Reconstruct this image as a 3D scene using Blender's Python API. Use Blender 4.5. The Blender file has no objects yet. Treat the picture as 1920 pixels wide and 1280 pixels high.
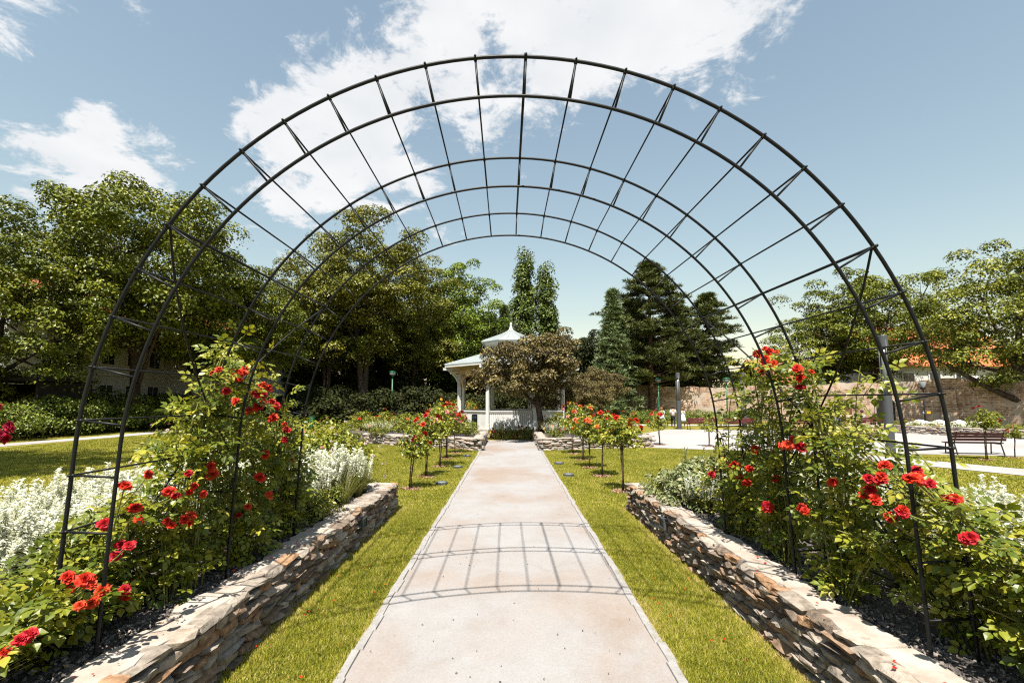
import bpy, math, random
import numpy as np
from mathutils import Vector, Matrix

random.seed(7)
RNG = np.random.default_rng(7)
R = math.radians
SC = bpy.context.scene
COL = SC.collection

# ------------------------------------------------------------------ camera, sky, sun, exposure
EYE = 1.6
FPX = 853.0                       # focal length of the photograph in its own 1920 px width
PITCH = R(5.0)
CX, CYP = 958.0, 752.0 - FPX * math.tan(PITCH)
cam_d = bpy.data.cameras.new('camera')
cam_d.sensor_width = 36.0
cam_d.lens = 16.0
cam_d.shift_x = (960.0 - CX) / 1920.0
cam_d.shift_y = (CYP - 640.0) / 1920.0
cam_d.clip_start = 0.05
cam_d.clip_end = 3000.0
cam = bpy.data.objects.new('camera', cam_d)
COL.objects.link(cam)
cam.location = (0, 0, EYE)
cam.rotation_euler = (math.pi / 2 + PITCH, 0, 0)
SC.camera = cam

SUN_DIR = Vector((0.10, 0.525, -1.0)).normalized()      # the way the light travels
SUN_EL = math.asin(-SUN_DIR.z)
SUN_AZ = math.atan2(-SUN_DIR.x, -SUN_DIR.y)              # compass bearing of the sun seen from the ground

def pix_dir(px, py):
    a = (px - CX) / FPX
    b = -(py - CYP) / FPX
    return Vector((a, math.cos(PITCH) - b * math.sin(PITCH), b * math.cos(PITCH) + math.sin(PITCH)))

def at(px, py, Y):
    """the point seen at that spot of the photograph, Y metres ahead"""
    d = pix_dir(px, py)
    return Vector((0, 0, EYE)) + d * (Y / d.y)

def at_x(px, py, X):
    d = pix_dir(px, py)
    return Vector((0, 0, EYE)) + d * (X / d.x)

SKY_STRENGTH = 0.055
world = bpy.data.worlds.new('World')
SC.world = world
world.use_nodes = True
wt = world.node_tree
wt.nodes.clear()
def wn(t, **kw):
    n = wt.nodes.new(t)
    for k, v in kw.items():
        setattr(n, k, v)
    return n
def wl(a, b): wt.links.new(a, b)
w_out = wn('ShaderNodeOutputWorld')
w_bg = wn('ShaderNodeBackground')
w_bg.inputs['Strength'].default_value = SKY_STRENGTH
sky = wn('ShaderNodeTexSky', sky_type='NISHITA')
sky.sun_disc = False
sky.sun_elevation = SUN_EL
sky.sun_rotation = SUN_AZ
sky.air_density = 2.0
sky.dust_density = 0.3
sky.ozone_density = 1.4
hsv = wn('ShaderNodeHueSaturation')
hsv.inputs['Hue'].default_value = 0.490
hsv.inputs['Saturation'].default_value = 0.80
wl(sky.outputs[0], hsv.inputs['Color'])
tc = wn('ShaderNodeTexCoord')
nrm = wn('ShaderNodeVectorMath', operation='NORMALIZE')
wl(tc.outputs['Generated'], nrm.inputs[0])
sep = wn('ShaderNodeSeparateXYZ'); wl(nrm.outputs[0], sep.inputs[0])
zadd = wn('ShaderNodeMath', operation='ADD'); zadd.inputs[1].default_value = 0.22
wl(sep.outputs['Z'], zadd.inputs[0])
zmax = wn('ShaderNodeMath', operation='MAXIMUM'); zmax.inputs[1].default_value = 0.08
wl(zadd.outputs[0], zmax.inputs[0])
def wdiv(o):
    d = wn('ShaderNodeMath', operation='DIVIDE'); wl(o, d.inputs[0]); wl(zmax.outputs[0], d.inputs[1]); return d.outputs[0]
comb = wn('ShaderNodeCombineXYZ'); wl(wdiv(sep.outputs['X']), comb.inputs['X']); wl(wdiv(sep.outputs['Y']), comb.inputs['Y'])
n1 = wn('ShaderNodeTexNoise'); n1.inputs['Scale'].default_value = 6.0; n1.inputs['Detail'].default_value = 11; n1.inputs['Roughness'].default_value = 0.68
n1.inputs['Distortion'].default_value = 0.35
wl(comb.outputs[0], n1.inputs['Vector'])
acc = n1.outputs['Fac']
# where the clumps of cloud stand (direction in the sky, angular size, weight)
CLOUDS = [(600, 260, .22, .22), (500, 215, .12, .14), (740, 310, .19, .16), (560, 370, .14, .12), (440, 180, .06, .08), (820, 60, .24, .16), (960, 60, .24, .14), (1100, 110, .26, .18), (1330, 60, .26, .19), (1200, 20, .22, .12), (1420, 130, .12, .12), (900, 220, .12, .06),
          (120, 285, .14, .19), (200, 320, .10, .13), (320, 310, .07, .14), (30, 25, .13, .20), (265, 20, .06, .15), (170, 220, .05, .13), (680, 140, .12, .13),
          (1650, 280, .50, -.16), (1150, 400, .40, -.14), (370, 130, .20, -.14), (1780, 60, .30, -.12), (100, 130, .12, -.10), (1250, 260, .20, -.08)]
for (cx_, cy_, rad, wgt) in CLOUDS:
    d = pix_dir(cx_, cy_).normalized()
    ds = wn('ShaderNodeVectorMath', operation='DISTANCE'); wl(nrm.outputs[0], ds.inputs[0]); ds.inputs[1].default_value = d
    mr = wn('ShaderNodeMapRange', interpolation_type='SMOOTHSTEP'); wl(ds.outputs['Value'], mr.inputs['Value'])
    mr.inputs['From Min'].default_value = 0.0; mr.inputs['From Max'].default_value = rad
    mr.inputs['To Min'].default_value = wgt; mr.inputs['To Max'].default_value = 0.0
    ad = wn('ShaderNodeMath', operation='ADD'); wl(acc, ad.inputs[0]); wl(mr.outputs[0], ad.inputs[1]); acc = ad.outputs[0]
cr = wn('ShaderNodeMapRange', interpolation_type='SMOOTHSTEP')
wl(acc, cr.inputs['Value'])
cr.inputs['From Min'].default_value = 0.57; cr.inputs['From Max'].default_value = 0.71
zf = wn('ShaderNodeMapRange', interpolation_type='SMOOTHSTEP'); wl(sep.outputs['Z'], zf.inputs['Value'])
zf.inputs['From Min'].default_value = 0.12; zf.inputs['From Max'].default_value = 0.30
cm = wn('ShaderNodeMath', operation='MULTIPLY'); wl(cr.outputs[0], cm.inputs[0]); wl(zf.outputs[0], cm.inputs[1])
cm2 = wn('ShaderNodeMath', operation='MULTIPLY'); wl(cm.outputs[0], cm2.inputs[0]); cm2.inputs[1].default_value = 0.93
n2 = wn('ShaderNodeTexNoise'); n2.inputs['Scale'].default_value = 4.5; n2.inputs['Detail'].default_value = 5
wl(comb.outputs[0], n2.inputs['Vector'])
crp = wn('ShaderNodeValToRGB')
crp.color_ramp.elements[0].position = 0.3; crp.color_ramp.elements[0].color = (5.9, 6.05, 6.2, 1)
crp.color_ramp.elements[1].position = 0.62; crp.color_ramp.elements[1].color = (6.9, 6.9, 6.95, 1)
wl(n2.outputs['Fac'], crp.inputs[0])
mixc = wn('ShaderNodeMix', data_type='RGBA')
wl(cm2.outputs[0], mixc.inputs['Factor']); wl(hsv.outputs[0], mixc.inputs[6]); wl(crp.outputs[0], mixc.inputs[7])
wl(mixc.outputs[2], w_bg.inputs['Color'])
wl(w_bg.outputs[0], w_out.inputs['Surface'])

sun_d = bpy.data.lights.new('sun', 'SUN')
sun_d.energy = 5.0
sun_d.angle = R(0.53)
sun_d.color = (1.0, 0.945, 0.85)
sun = bpy.data.objects.new('sun', sun_d)
COL.objects.link(sun)
sun.location = (-5, -20, 40)
sun.rotation_euler = SUN_DIR.to_track_quat('-Z', 'Y').to_euler()

vs = SC.view_settings
vs.view_transform = 'Standard'
vs.look = 'None'
vs.gamma = 1.0
vs.use_curve_mapping = False
vs.exposure = 1.38
SC.cycles.max_bounces = 6
SC.cycles.diffuse_bounces = 2
SC.cycles.filter_width = 1.2
SC.cycles.use_denoising = False
SC.cycles.glossy_bounces = 2
SC.cycles.transmission_bounces = 4
SC.cycles.transparent_max_bounces = 4
SC.cycles.caustics_reflective = False
SC.cycles.caustics_refractive = False

# ------------------------------------------------------------------ helpers: materials
ALB = 0.66                        # the photograph is exposed for deep shade: surfaces keep plain, darkish daylight albedos
def alb(c): return tuple(x * ALB for x in c)

def mat(name, col, rough=0.7, spec=0.3, metal=0.0):
    col = alb(col)
    m = bpy.data.materials.new(name)
    m.use_nodes = True
    b = m.node_tree.nodes['Principled BSDF']
    b.inputs['Base Color'].default_value = (*col, 1)
    b.inputs['Roughness'].default_value = rough
    b.inputs['Specular IOR Level'].default_value = spec
    b.inputs['Metallic'].default_value = metal
    return m

def ramp(nt, fac, stops):
    r = nt.nodes.new('ShaderNodeValToRGB')
    e = r.color_ramp.elements
    while len(e) < len(stops): e.new(0.5)
    for i, (p, c) in enumerate(stops):
        e[i].position = p; e[i].color = (*c, 1)
    nt.links.new(fac, r.inputs[0])
    return r.outputs[0]

def noise(nt, scale, detail=5, rough=0.55, vec=None, dist=0.0):
    n = nt.nodes.new('ShaderNodeTexNoise')
    n.inputs['Scale'].default_value = scale; n.inputs['Detail'].default_value = detail
    n.inputs['Roughness'].default_value = rough; n.inputs['Distortion'].default_value = dist
    if vec is not None: nt.links.new(vec, n.inputs['Vector'])
    return n.outputs['Fac']

def objcoord(nt):
    return nt.nodes.new('ShaderNodeTexCoord').outputs['Object']

def worldpos(nt):
    return nt.nodes.new('ShaderNodeNewGeometry').outputs['Position']

def mixcol(nt, fac, a, b, mode='MIX'):
    m = nt.nodes.new('ShaderNodeMix'); m.data_type = 'RGBA'; m.blend_type = mode
    if isinstance(fac, (int, float)): m.inputs['Factor'].default_value = fac
    else: nt.links.new(fac, m.inputs['Factor'])
    for s, v in ((6, a), (7, b)):
        if isinstance(v, tuple): m.inputs[s].default_value = (*v, 1)
        else: nt.links.new(v, m.inputs[s])
    return m.outputs[2]

def bump(nt, h, strength, dist=0.02):
    b = nt.nodes.new('ShaderNodeBump'); b.inputs['Strength'].default_value = strength; b.inputs['Distance'].default_value = dist
    nt.links.new(h, b.inputs['Height'])
    nt.links.new(b.outputs[0], nt.nodes['Principled BSDF'].inputs['Normal'])

def setcol(m, out):
    m.node_tree.links.new(out, m.node_tree.nodes['Principled BSDF'].inputs['Base Color'])

def noisy(name, stops, scale, rough=0.8, spec=0.2, bstr=0.0, bscale=None, detail=6, world=True, bdist=0.01, metal=0.0):
    m = mat(name, stops[0][1], rough, spec, metal)
    nt = m.node_tree
    v = worldpos(nt) if world else objcoord(nt)
    setcol(m, ramp(nt, noise(nt, scale, detail, vec=v), [(p, alb(c)) for p, c in stops]))
    if bstr: bump(nt, noise(nt, bscale or scale * 3, 6, vec=v), bstr, bdist)
    return m

def leafmat(name, stops, trans=0.28, rough=0.42, spec=0.35, tcol=None):
    """per-leaf colour from the 'rnd' attribute, some light coming through the blade"""
    m = mat(name, stops[0][1], rough, spec)
    nt = m.node_tree
    a = nt.nodes.new('ShaderNodeAttribute'); a.attribute_name = 'rnd'
    c = ramp(nt, a.outputs['Fac'], [(p, alb(q)) for p, q in stops])
    setcol(m, c)
    if trans > 0:
        t = nt.nodes.new('ShaderNodeBsdfTranslucent')
        tm = mixcol(nt, 1.0, c, tcol or (1.3, 1.25, 0.5), 'MULTIPLY')
        nt.links.new(tm, t.inputs['Color'])
        mx = nt.nodes.new('ShaderNodeMixShader'); mx.inputs[0].default_value = trans
        nt.links.new(nt.nodes['Principled BSDF'].outputs[0], mx.inputs[1])
        nt.links.new(t.outputs[0], mx.inputs[2])
        nt.links.new(mx.outputs[0], nt.nodes['Material Output'].inputs['Surface'])
    return m

# ------------------------------------------------------------------ helpers: meshes and objects
def link(name, data, parent=None, loc=None, rot=None, scale=None):
    o = bpy.data.objects.new(name, data)
    COL.objects.link(o)
    if parent is not None: o.parent = parent
    if loc is not None: o.location = loc
    if rot is not None: o.rotation_euler = rot
    if scale is not None: o.scale = scale if not isinstance(scale, (int, float)) else (scale,) * 3
    return o

def tag(o, label, cat, group=None, kind=None):
    o['label'] = label; o['category'] = cat
    if group: o['group'] = group
    if kind: o['kind'] = kind
    return o

def struct(o):
    o['kind'] = 'structure'
    return o

def thing(name, label, cat, loc=(0, 0, 0), rz=0.0, group=None, scale=1.0):
    o = link(name, None, None, loc, (0, 0, rz), scale)
    o.empty_display_size = 0.2
    return tag(o, label, cat, group)

def mesh_np(name, V, F, material, rnd=None, smooth=False):
    """V (n,3), F (m,k): every face k-sided"""
    V = np.asarray(V, dtype=np.float32); F = np.asarray(F, dtype=np.int32)
    me = bpy.data.meshes.new(name)
    m, k = F.shape
    me.vertices.add(len(V)); me.vertices.foreach_set('co', V.ravel())
    me.loops.add(m * k); me.loops.foreach_set('vertex_index', F.ravel())
    me.polygons.add(m); me.polygons.foreach_set('loop_start', np.arange(0, m * k, k, dtype=np.int32))
    if rnd is not None:
        at_ = me.attributes.new('rnd', 'FLOAT', 'FACE'); at_.data.foreach_set('value', np.asarray(rnd, dtype=np.float32))
    me.polygons.foreach_set('use_smooth', np.full(m, smooth, dtype=bool))
    me.update(calc_edges=True)
    me.materials.append(material)
    return me

def unit(a):
    return a / np.maximum(np.linalg.norm(a, axis=-1, keepdims=True), 1e-9)

def scatter(tv, tf, P, axis, nrm_, size):
    """copies of a small template (x side, y along the axis, z normal) at P; returns V, F and faces per copy"""
    tv = np.asarray(tv, float); tf = np.asarray(tf, int)
    y = unit(axis); x = unit(np.cross(y, nrm_)); z = np.cross(x, y)
    size = np.asarray(size, float)
    if size.ndim == 1: size = size[:, None] * np.ones(3)
    T = tv[None] * size[:, None, :]
    V = P[:, None, :] + T[..., 0:1] * x[:, None] + T[..., 1:2] * y[:, None] + T[..., 2:3] * z[:, None]
    n = len(P)
    F = tf[None] + (np.arange(n) * len(tv))[:, None, None]
    return V.reshape(-1, 3), F.reshape(-1, tf.shape[1])

def rdir(n):
    return unit(RNG.normal(size=(n, 3)))

# leaf templates
DIAMOND_V = [(0, 0, 0), (.36, .42, .10), (0, 1, -.05), (-.36, .42, .10)]
DIAMOND_F = [(0, 1, 2, 3)]
OVATE_V = [(0, 0, 0), (.27, .22, .07), (.36, .52, .08), (0, 1.0, -.10), (-.36, .52, .08), (-.27, .22, .07), (0, .5, -.02)]
OVATE_F = [(0, 1, 6), (1, 2, 6), (2, 3, 6), (3, 4, 6), (4, 5, 6), (5, 0, 6)]

class MB:
    """collects simple shapes into one mesh"""
    def __init__(s): s.v = []; s.f = []; s.m = []
    def add(s, vs_, fs, m=0):
        o = len(s.v); s.v += [tuple(v) for v in vs_]; s.f += [tuple(i + o for i in f) for f in fs]; s.m += [m] * len(fs)
    def box(s, c, size, rot=None, m=0, taper=1.0):
        x, y, z = (d / 2 for d in size)
        P = [(-x, -y, -z), (x, -y, -z), (x, y, -z), (-x, y, -z), (-x * taper, -y * taper, z), (x * taper, -y * taper, z), (x * taper, y * taper, z), (-x * taper, y * taper, z)]
        M = rot if rot is not None else Matrix.Identity(3)
        s.add([M @ Vector(p) + Vector(c) for p in P], [(3, 2, 1, 0), (4, 5, 6, 7), (0, 1, 5, 4), (1, 2, 6, 5), (2, 3, 7, 6), (3, 0, 4, 7)], m)
    def tube(s, pts, rad, sides=6, m=0, cap=True):
        pts = [Vector(p) for p in pts]; n = len(pts)
        rad = [rad] * n if isinstance(rad, (int, float)) else list(rad)
        t0 = (pts[1] - pts[0]).normalized()
        up = Vector((0, 0, 1)) if abs(t0.z) < .9 else Vector((0, 1, 0))
        x = up.cross(t0).normalized()
        vs_ = []
        for i, p in enumerate(pts):
            t = (pts[min(i + 1, n - 1)] - pts[max(i - 1, 0)]).normalized()
            x = (x - t * x.dot(t)).normalized(); y = t.cross(x)
            for k in range(sides):
                a = 2 * math.pi * k / sides
                vs_.append(p + (x * math.cos(a) + y * math.sin(a)) * rad[i])
        fs = []
        for i in range(n - 1):
            for k in range(sides):
                a, b = i * sides + k, i * sides + (k + 1) % sides
                fs.append((a, b, b + sides, a + sides))
        if cap:
            fs.append(tuple(reversed(range(sides)))); fs.append(tuple(range((n - 1) * sides, n * sides)))
        s.add(vs_, fs, m)
    def lathe(s, prof, n=16, c=(0, 0, 0), m=0, phase=0.0):
        vs_ = []
        for r_, z in prof:
            for k in range(n):
                a = phase + 2 * math.pi * k / n
                vs_.append((c[0] + r_ * math.cos(a), c[1] + r_ * math.sin(a), c[2] + z))
        fs = []
        for i in range(len(prof) - 1):
            for k in range(n):
                a, b = i * n + k, i * n + (k + 1) % n
                fs.append((a, b, b + n, a + n))
        fs.append(tuple(reversed(range(n)))); fs.append(tuple(range((len(prof) - 1) * n, len(prof) * n)))
        s.add(vs_, fs, m)
    def mesh(s, name, mats, smooth=False):
        me = bpy.data.meshes.new(name)
        me.from_pydata(s.v, [], s.f)
        for m_ in (mats if isinstance(mats, (list, tuple)) else [mats]): me.materials.append(m_)
        if len(me.materials) > 1: me.polygons.foreach_set('material_index', s.m)
        me.polygons.foreach_set('use_smooth', np.full(len(me.polygons), smooth, dtype=bool))
        me.update()
        return me
    def build(s, name, mats, parent=None, smooth=False, **kw):
        return link(name, s.mesh(name, mats, smooth), parent, **kw)

def sheet(name, pts, z, material, thick=0.0):
    """flat polygon given by its outline"""
    mb = MB()
    n = len(pts)
    if thick:
        mb.add([(x, y, z) for x, y in pts] + [(x, y, z - thick) for x, y in pts],
               [tuple(range(n))] + [(i, i + n, (i + 1) % n + n, (i + 1) % n) for i in range(n)])
    else:
        mb.add([(x, y, z) for x, y in pts], [tuple(range(n))])
    return mb.build(name, material)

def qcurve(a, b, c, n):
    a, b, c = Vector(a), Vector(b), Vector(c)
    return [(1 - t) ** 2 * a + 2 * t * (1 - t) * b + t * t * c for t in [i / (n - 1) for i in range(n)]]

def copy_tree(o, parent=None):
    c = o.copy(); COL.objects.link(c); c.parent = parent
    for ch in list(o.children): copy_tree(ch, c)
    return c

# ------------------------------------------------------------------ materials
M = {}
M['lawn'] = noisy('lawn_soil', [(.30, (.11, .11, .018)), (.5, (.22, .20, .03)), (.68, (.34, .28, .08))], 3.0, .95, .05, .5, 60)
gm = leafmat('grass_blade', [(0, (.10, .125, .012)), (.45, (.36, .37, .030)), (.8, (.58, .52, .090)), (1, (.72, .54, .26))], .30, .5, .25)
M['grass'] = gm
# pale concrete of the garden path, with rusty washes
pm = mat('path_concrete', (.4, .36, .33), .9, .15)
nt = pm.node_tree; wp = worldpos(nt)
c0 = ramp(nt, noise(nt, .55, 6, .6, wp, .3), [(.36, (.216, .176, .150)), (.46, (.228, .204, .190)), (.54, (.236, .226, .222)), (.70, (.252, .247, .247))])
c1 = ramp(nt, noise(nt, 55, 4, .7, wp), [(.3, (.88, .87, .86)), (.6, (1.02, 1.02, 1.02))])
c2 = ramp(nt, noise(nt, 320, 2, .7, wp), [(.33, (.86, .85, .84)), (.6, (1.05, 1.05, 1.05))])
c3 = ramp(nt, noise(nt, 2.3, 8, .7, wp, .8), [(.32, (.94, .91, .88)), (.46, (1, 1, 1)), (.62, (1.05, 1.055, 1.06))])
c4 = ramp(nt, noise(nt, 150, 1, .5, wp), [(.24, (.45, .42, .40)), (.29, (1, 1, 1))])
pc = mixcol(nt, 1.0, mixcol(nt, 1.0, c0, c1, 'MULTIPLY'), c2, 'MULTIPLY')
setcol(pm, mixcol(nt, 1.0, mixcol(nt, 1.0, pc, c3, 'MULTIPLY'), c4, 'MULTIPLY'))
bump(nt, noise(nt, 240, 4, .7, wp), .25, .004)
M['path'] = pm
M['sett'] = noisy('edging_stone', [(.3, (.29, .272, .258)), (.6, (.37, .355, .342))], 14, .85, .2, .5, 70)
M['plaza'] = noisy('plaza_gravel', [(.3, (.36, .335, .32)), (.65, (.44, .415, .405))], .35, .95, .1, .2, 90)
M['soil'] = noisy('bed_soil', [(.3, (.05, .044, .040)), (.6, (.17, .15, .135))], 18, .95, .1, .8, 60)
M['mulch'] = leafmat('mulch_chips', [(0, (.07, .062, .058)), (.6, (.25, .22, .20)), (.93, (.42, .35, .30)), (1, (.58, .40, .22))], 0, .8, .2)
M['chips'] = leafmat('red_bark_chips', [(0, (.16, .075, .045)), (.6, (.36, .20, .13)), (1, (.50, .33, .24))], 0, .85, .2)
STONES = []
for i, (a, b) in enumerate([((.18, .115, .07), (.36, .245, .165)), ((.27, .215, .165), (.46, .375, .30)), ((.20, .165, .13), (.38, .325, .27)), ((.25, .135, .07), (.45, .275, .16)), ((.32, .265, .21), (.52, .45, .375)), ((.12, .09, .07), (.27, .205, .155))]):
    STONES.append(noisy('wall_stone_%d' % i, [(.32, a), (.62, b)], 22, .85, .2, .9, 75, bdist=.006))
FARSTONES = [noisy('far_stone_%d' % i, [(.32, a), (.62, b)], 14, .85, .2, .5, 40) for i, (a, b) in enumerate([((.30, .22, .17), (.42, .34, .28)), ((.33, .28, .24), (.46, .41, .36)), ((.28, .24, .21), (.40, .37, .33))])]
M['joint'] = noisy('wall_joint', [(.3, (.05, .04, .035)), (.6, (.12, .10, .085))], 30, .95, .1)
M['cap'] = noisy('wall_cap', [(.28, (.24, .17, .12)), (.40, (.40, .33, .27)), (.65, (.52, .465, .41))], 5, .85, .2, .6, 45)
M['iron'] = mat('black_painted_steel', (.006, .007, .008), .48, .22)
M['white'] = noisy('white_paint', [(.3, (.66, .655, .64)), (.6, (.74, .735, .72))], 3, .55, .3)
M['tanwood'] = noisy('varnished_board', [(.3, (.50, .33, .20)), (.6, (.64, .46, .31))], 6, .6, .3)
M['zinc'] = noisy('grey_zinc_roof', [(.3, (.27, .305, .305)), (.6, (.35, .385, .385))], 1.5, .5, .4)
M['bark'] = noisy('bark', [(.3, (.035, .026, .02)), (.65, (.13, .095, .07))], 7, .95, .1, .8, 25, bdist=.04)
M['barkred'] = noisy('pine_bark', [(.3, (.06, .04, .03)), (.65, (.20, .13, .09))], 7, .95, .1, .8, 25, bdist=.04)
M['cane'] = noisy('rose_cane', [(.3, (.10, .13, .02)), (.65, (.26, .24, .06))], 9, .6, .3)
M['stem'] = noisy('rose_stem', [(.3, (.05, .035, .025)), (.65, (.15, .10, .07))], 20, .9, .1)
M['roseleaf'] = leafmat('rose_leaf', [(0, (.055, .095, .010)), (.4, (.185, .225, .020)), (.8, (.37, .37, .034)), (1, (.58, .50, .08))], .30, .40, .38)
M['sage'] = leafmat('sage_leaf', [(0, (.12, .15, .06)), (.6, (.28, .31, .13)), (1, (.48, .48, .27))], .2, .6, .2)
M['herb'] = leafmat('herb_leaf', [(0, (.08, .11, .014)), (.6, (.24, .27, .035)), (1, (.5, .47, .10))], .25, .5, .25)
M['blade'] = leafmat('strap_leaf', [(0, (.06, .08, .015)), (.6, (.16, .18, .035)), (1, (.32, .29, .10))], .3, .45, .3)
M['whiteflower'] = leafmat('white_floret', [(0, (.62, .67, .40)), (.35, (1.0, 1.0, .80)), (1, (1.24, 1.22, 1.08))], .30, .7, .1, (1, 1, .9))
M['lavender'] = leafmat('lavender_floret', [(0, (.14, .12, .17)), (1, (.32, .28, .36))], .1, .8, .1, (1, 1, 1))
def leafy(name, a, b, c, tr=.26):
    a, b, c = (tuple(x * k for x, k in zip(q, (1.85, 2.15, 1.2))) for q in (a, b, c))
    return leafmat(name, [(0, a), (.5, b), (.85, c), (1, tuple(min(1, x * 1.5) for x in c))], tr * .45, .42, .28)
M['maple'] = leafy('maple_leaf', (.028, .036, .005), (.075, .078, .010), (.150, .135, .018))
M['plane'] = leafy('plane_leaf', (.032, .036, .006), (.085, .078, .013), (.165, .132, .026))
M['linden'] = leafy('linden_leaf', (.030, .038, .005), (.080, .080, .010), (.19, .165, .035))
M['lightgreen'] = leafy('light_leaf', (.035, .055, .007), (.085, .110, .014), (.17, .175, .028))
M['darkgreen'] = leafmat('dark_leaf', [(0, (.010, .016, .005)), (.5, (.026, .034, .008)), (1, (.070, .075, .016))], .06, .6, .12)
M['poplar'] = leafy('poplar_leaf', (.022, .032, .010), (.052, .065, .016), (.10, .11, .03))
M['pine'] = leafy('pine_needle', (.014, .018, .007), (.038, .042, .016), (.085, .080, .030), .1)
M['spruce'] = leafy('spruce_needle', (.030, .042, .030), (.075, .088, .060), (.14, .15, .105), .1)
M['plum'] = leafmat('plum_leaf', [(0, (.035, .024, .012)), (.5, (.11, .085, .028)), (.85, (.30, .235, .080)), (1, (.48, .40, .15))], .10, .5, .2)
M['hedge'] = leafy('hedge_leaf', (.024, .032, .006), (.068, .078, .014), (.14, .14, .03))
PET = {}
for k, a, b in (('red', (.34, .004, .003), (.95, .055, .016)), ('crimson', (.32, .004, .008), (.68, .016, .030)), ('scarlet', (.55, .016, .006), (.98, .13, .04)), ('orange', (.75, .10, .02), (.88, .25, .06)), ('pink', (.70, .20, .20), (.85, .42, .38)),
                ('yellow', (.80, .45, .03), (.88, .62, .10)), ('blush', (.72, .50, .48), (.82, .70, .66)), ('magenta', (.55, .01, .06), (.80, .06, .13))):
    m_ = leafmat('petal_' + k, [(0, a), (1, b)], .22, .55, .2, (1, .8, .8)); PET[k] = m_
M['anth'] = mat('anthracite_post', (.075, .082, .090), .45, .4)
M['benchred'] = noisy('bench_slat', [(.3, (.12, .020, .025)), (.6, (.20, .035, .04))], 6, .5, .3)
M['benchdark'] = noisy('dark_bench_slat', [(.3, (.035, .010, .012)), (.6, (.06, .02, .022))], 6, .5, .3)
M['greenpaint'] = mat('green_paint', (.01, .13, .045), .4, .4)
M['bindark'] = noisy('dark_green_bin', [(.3, (.015, .028, .028)), (.6, (.035, .05, .05))], 9, .5, .3)
M['glass'] = mat('lamp_glass', (.22, .24, .25), .15, .5)
M['pane'] = mat('window_pane', (.03, .04, .05), .08, .6)
M['plaster'] = noisy('white_plaster', [(.3, (.60, .60, .58)), (.6, (.70, .70, .68))], .8, .9, .1)
M['redroof'] = noisy('red_tile', [(.3, (.34, .10, .05)), (.6, (.50, .18, .09))], 2.0, .85, .1)
M['orangeroof'] = noisy('orange_tile', [(.3, (.52, .15, .06)), (.6, (.66, .22, .09))], 1.2, .85, .1)
M['darkwood'] = noisy('dark_timber', [(.3, (.012, .010, .009)), (.6, (.03, .025, .02))], 4, .8, .2)
M['brownwood'] = noisy('brown_timber', [(.3, (.08, .035, .02)), (.6, (.16, .07, .04))], 8, .7, .2)
M['palewood'] = noisy('pale_timber', [(.3, (.36, .22, .10)), (.6, (.52, .36, .19))], 6, .7, .2)
M['canvas'] = mat('white_canvas', (.78, .78, .77), .8, .1)
M['skin'] = mat('skin', (.55, .32, .22), .6, .3)
M['hair'] = mat('hair', (.06, .04, .03), .7, .2)
M['hairfair'] = mat('fair_hair', (.32, .14, .07), .7, .2)
M['cloth_white'] = mat('white_cloth', (.75, .75, .76), .85, .1)
M['cloth_blue'] = mat('pale_blue_cloth', (.55, .65, .72), .85, .1)
M['cloth_dark'] = mat('dark_cloth', (.03, .035, .05), .85, .1)
# old wall: irregular brick and rubble with patches of plaster
om = mat('old_masonry', (.4, .3, .22), .95, .1)
nt = om.node_tree; oc = nt.nodes.new('ShaderNodeTexCoord').outputs['UV']
bk = nt.nodes.new('ShaderNodeTexBrick'); bk.inputs['Scale'].default_value = 1.0
bk.inputs['Brick Width'].default_value = .42; bk.inputs['Row Height'].default_value = .14; bk.inputs['Mortar Size'].default_value = .024
bk.inputs['Color1'].default_value = (.42, .295, .22, 1); bk.inputs['Color2'].default_value = (.25, .155, .105, 1); bk.inputs['Mortar'].default_value = (.42, .35, .295, 1)
mp = nt.nodes.new('ShaderNodeVectorMath'); mp.operation = 'ADD'
ns_ = nt.nodes.new('ShaderNodeTexNoise'); ns_.inputs['Scale'].default_value = 3.0; nt.links.new(oc, ns_.inputs['Vector'])
sc_ = nt.nodes.new('ShaderNodeVectorMath'); sc_.operation = 'SCALE'; sc_.inputs['Scale'].default_value = .14
nt.links.new(ns_.outputs['Color'], sc_.inputs[0]); nt.links.new(oc, mp.inputs[0]); nt.links.new(sc_.outputs[0], mp.inputs[1])
nt.links.new(mp.outputs[0], bk.inputs['Vector'])
cA = ramp(nt, noise(nt, 1.1, 7, .6, oc, .4), [(.35, (.66, .58, .52)), (.5, (1.0, .98, .95)), (.62, (1.28, 1.25, 1.2))])
cH = ramp(nt, noise(nt, 5.5, 5, .75, oc), [(.36, (.35, .30, .27)), (.46, (1, 1, 1)), (.7, (1.12, 1.1, 1.08))])
cB = mixcol(nt, 1.0, mixcol(nt, 1.0, bk.outputs['Color'], cA, 'MULTIPLY'), cH, 'MULTIPLY')
pf = nt.nodes.new('ShaderNodeMapRange'); pf.interpolation_type = 'SMOOTHSTEP'; pf.inputs['From Min'].default_value = .54; pf.inputs['From Max'].default_value = .60
nt.links.new(noise(nt, .38, 5, .6, oc, .6), pf.inputs['Value'])
setcol(om, mixcol(nt, pf.outputs[0], cB, (.40, .33, .275)))
bump(nt, bk.outputs['Fac'], -.6, .04)
M['oldwall'] = om
# ------------------------------------------------------------------ ground, path, plaza, beds
from mathutils import noise as mnoise
def fbm(x, y, s=1.0): return mnoise.fractal(Vector((x * s, y * s, 3.7)), 1.0, 2.0, 4)

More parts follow.
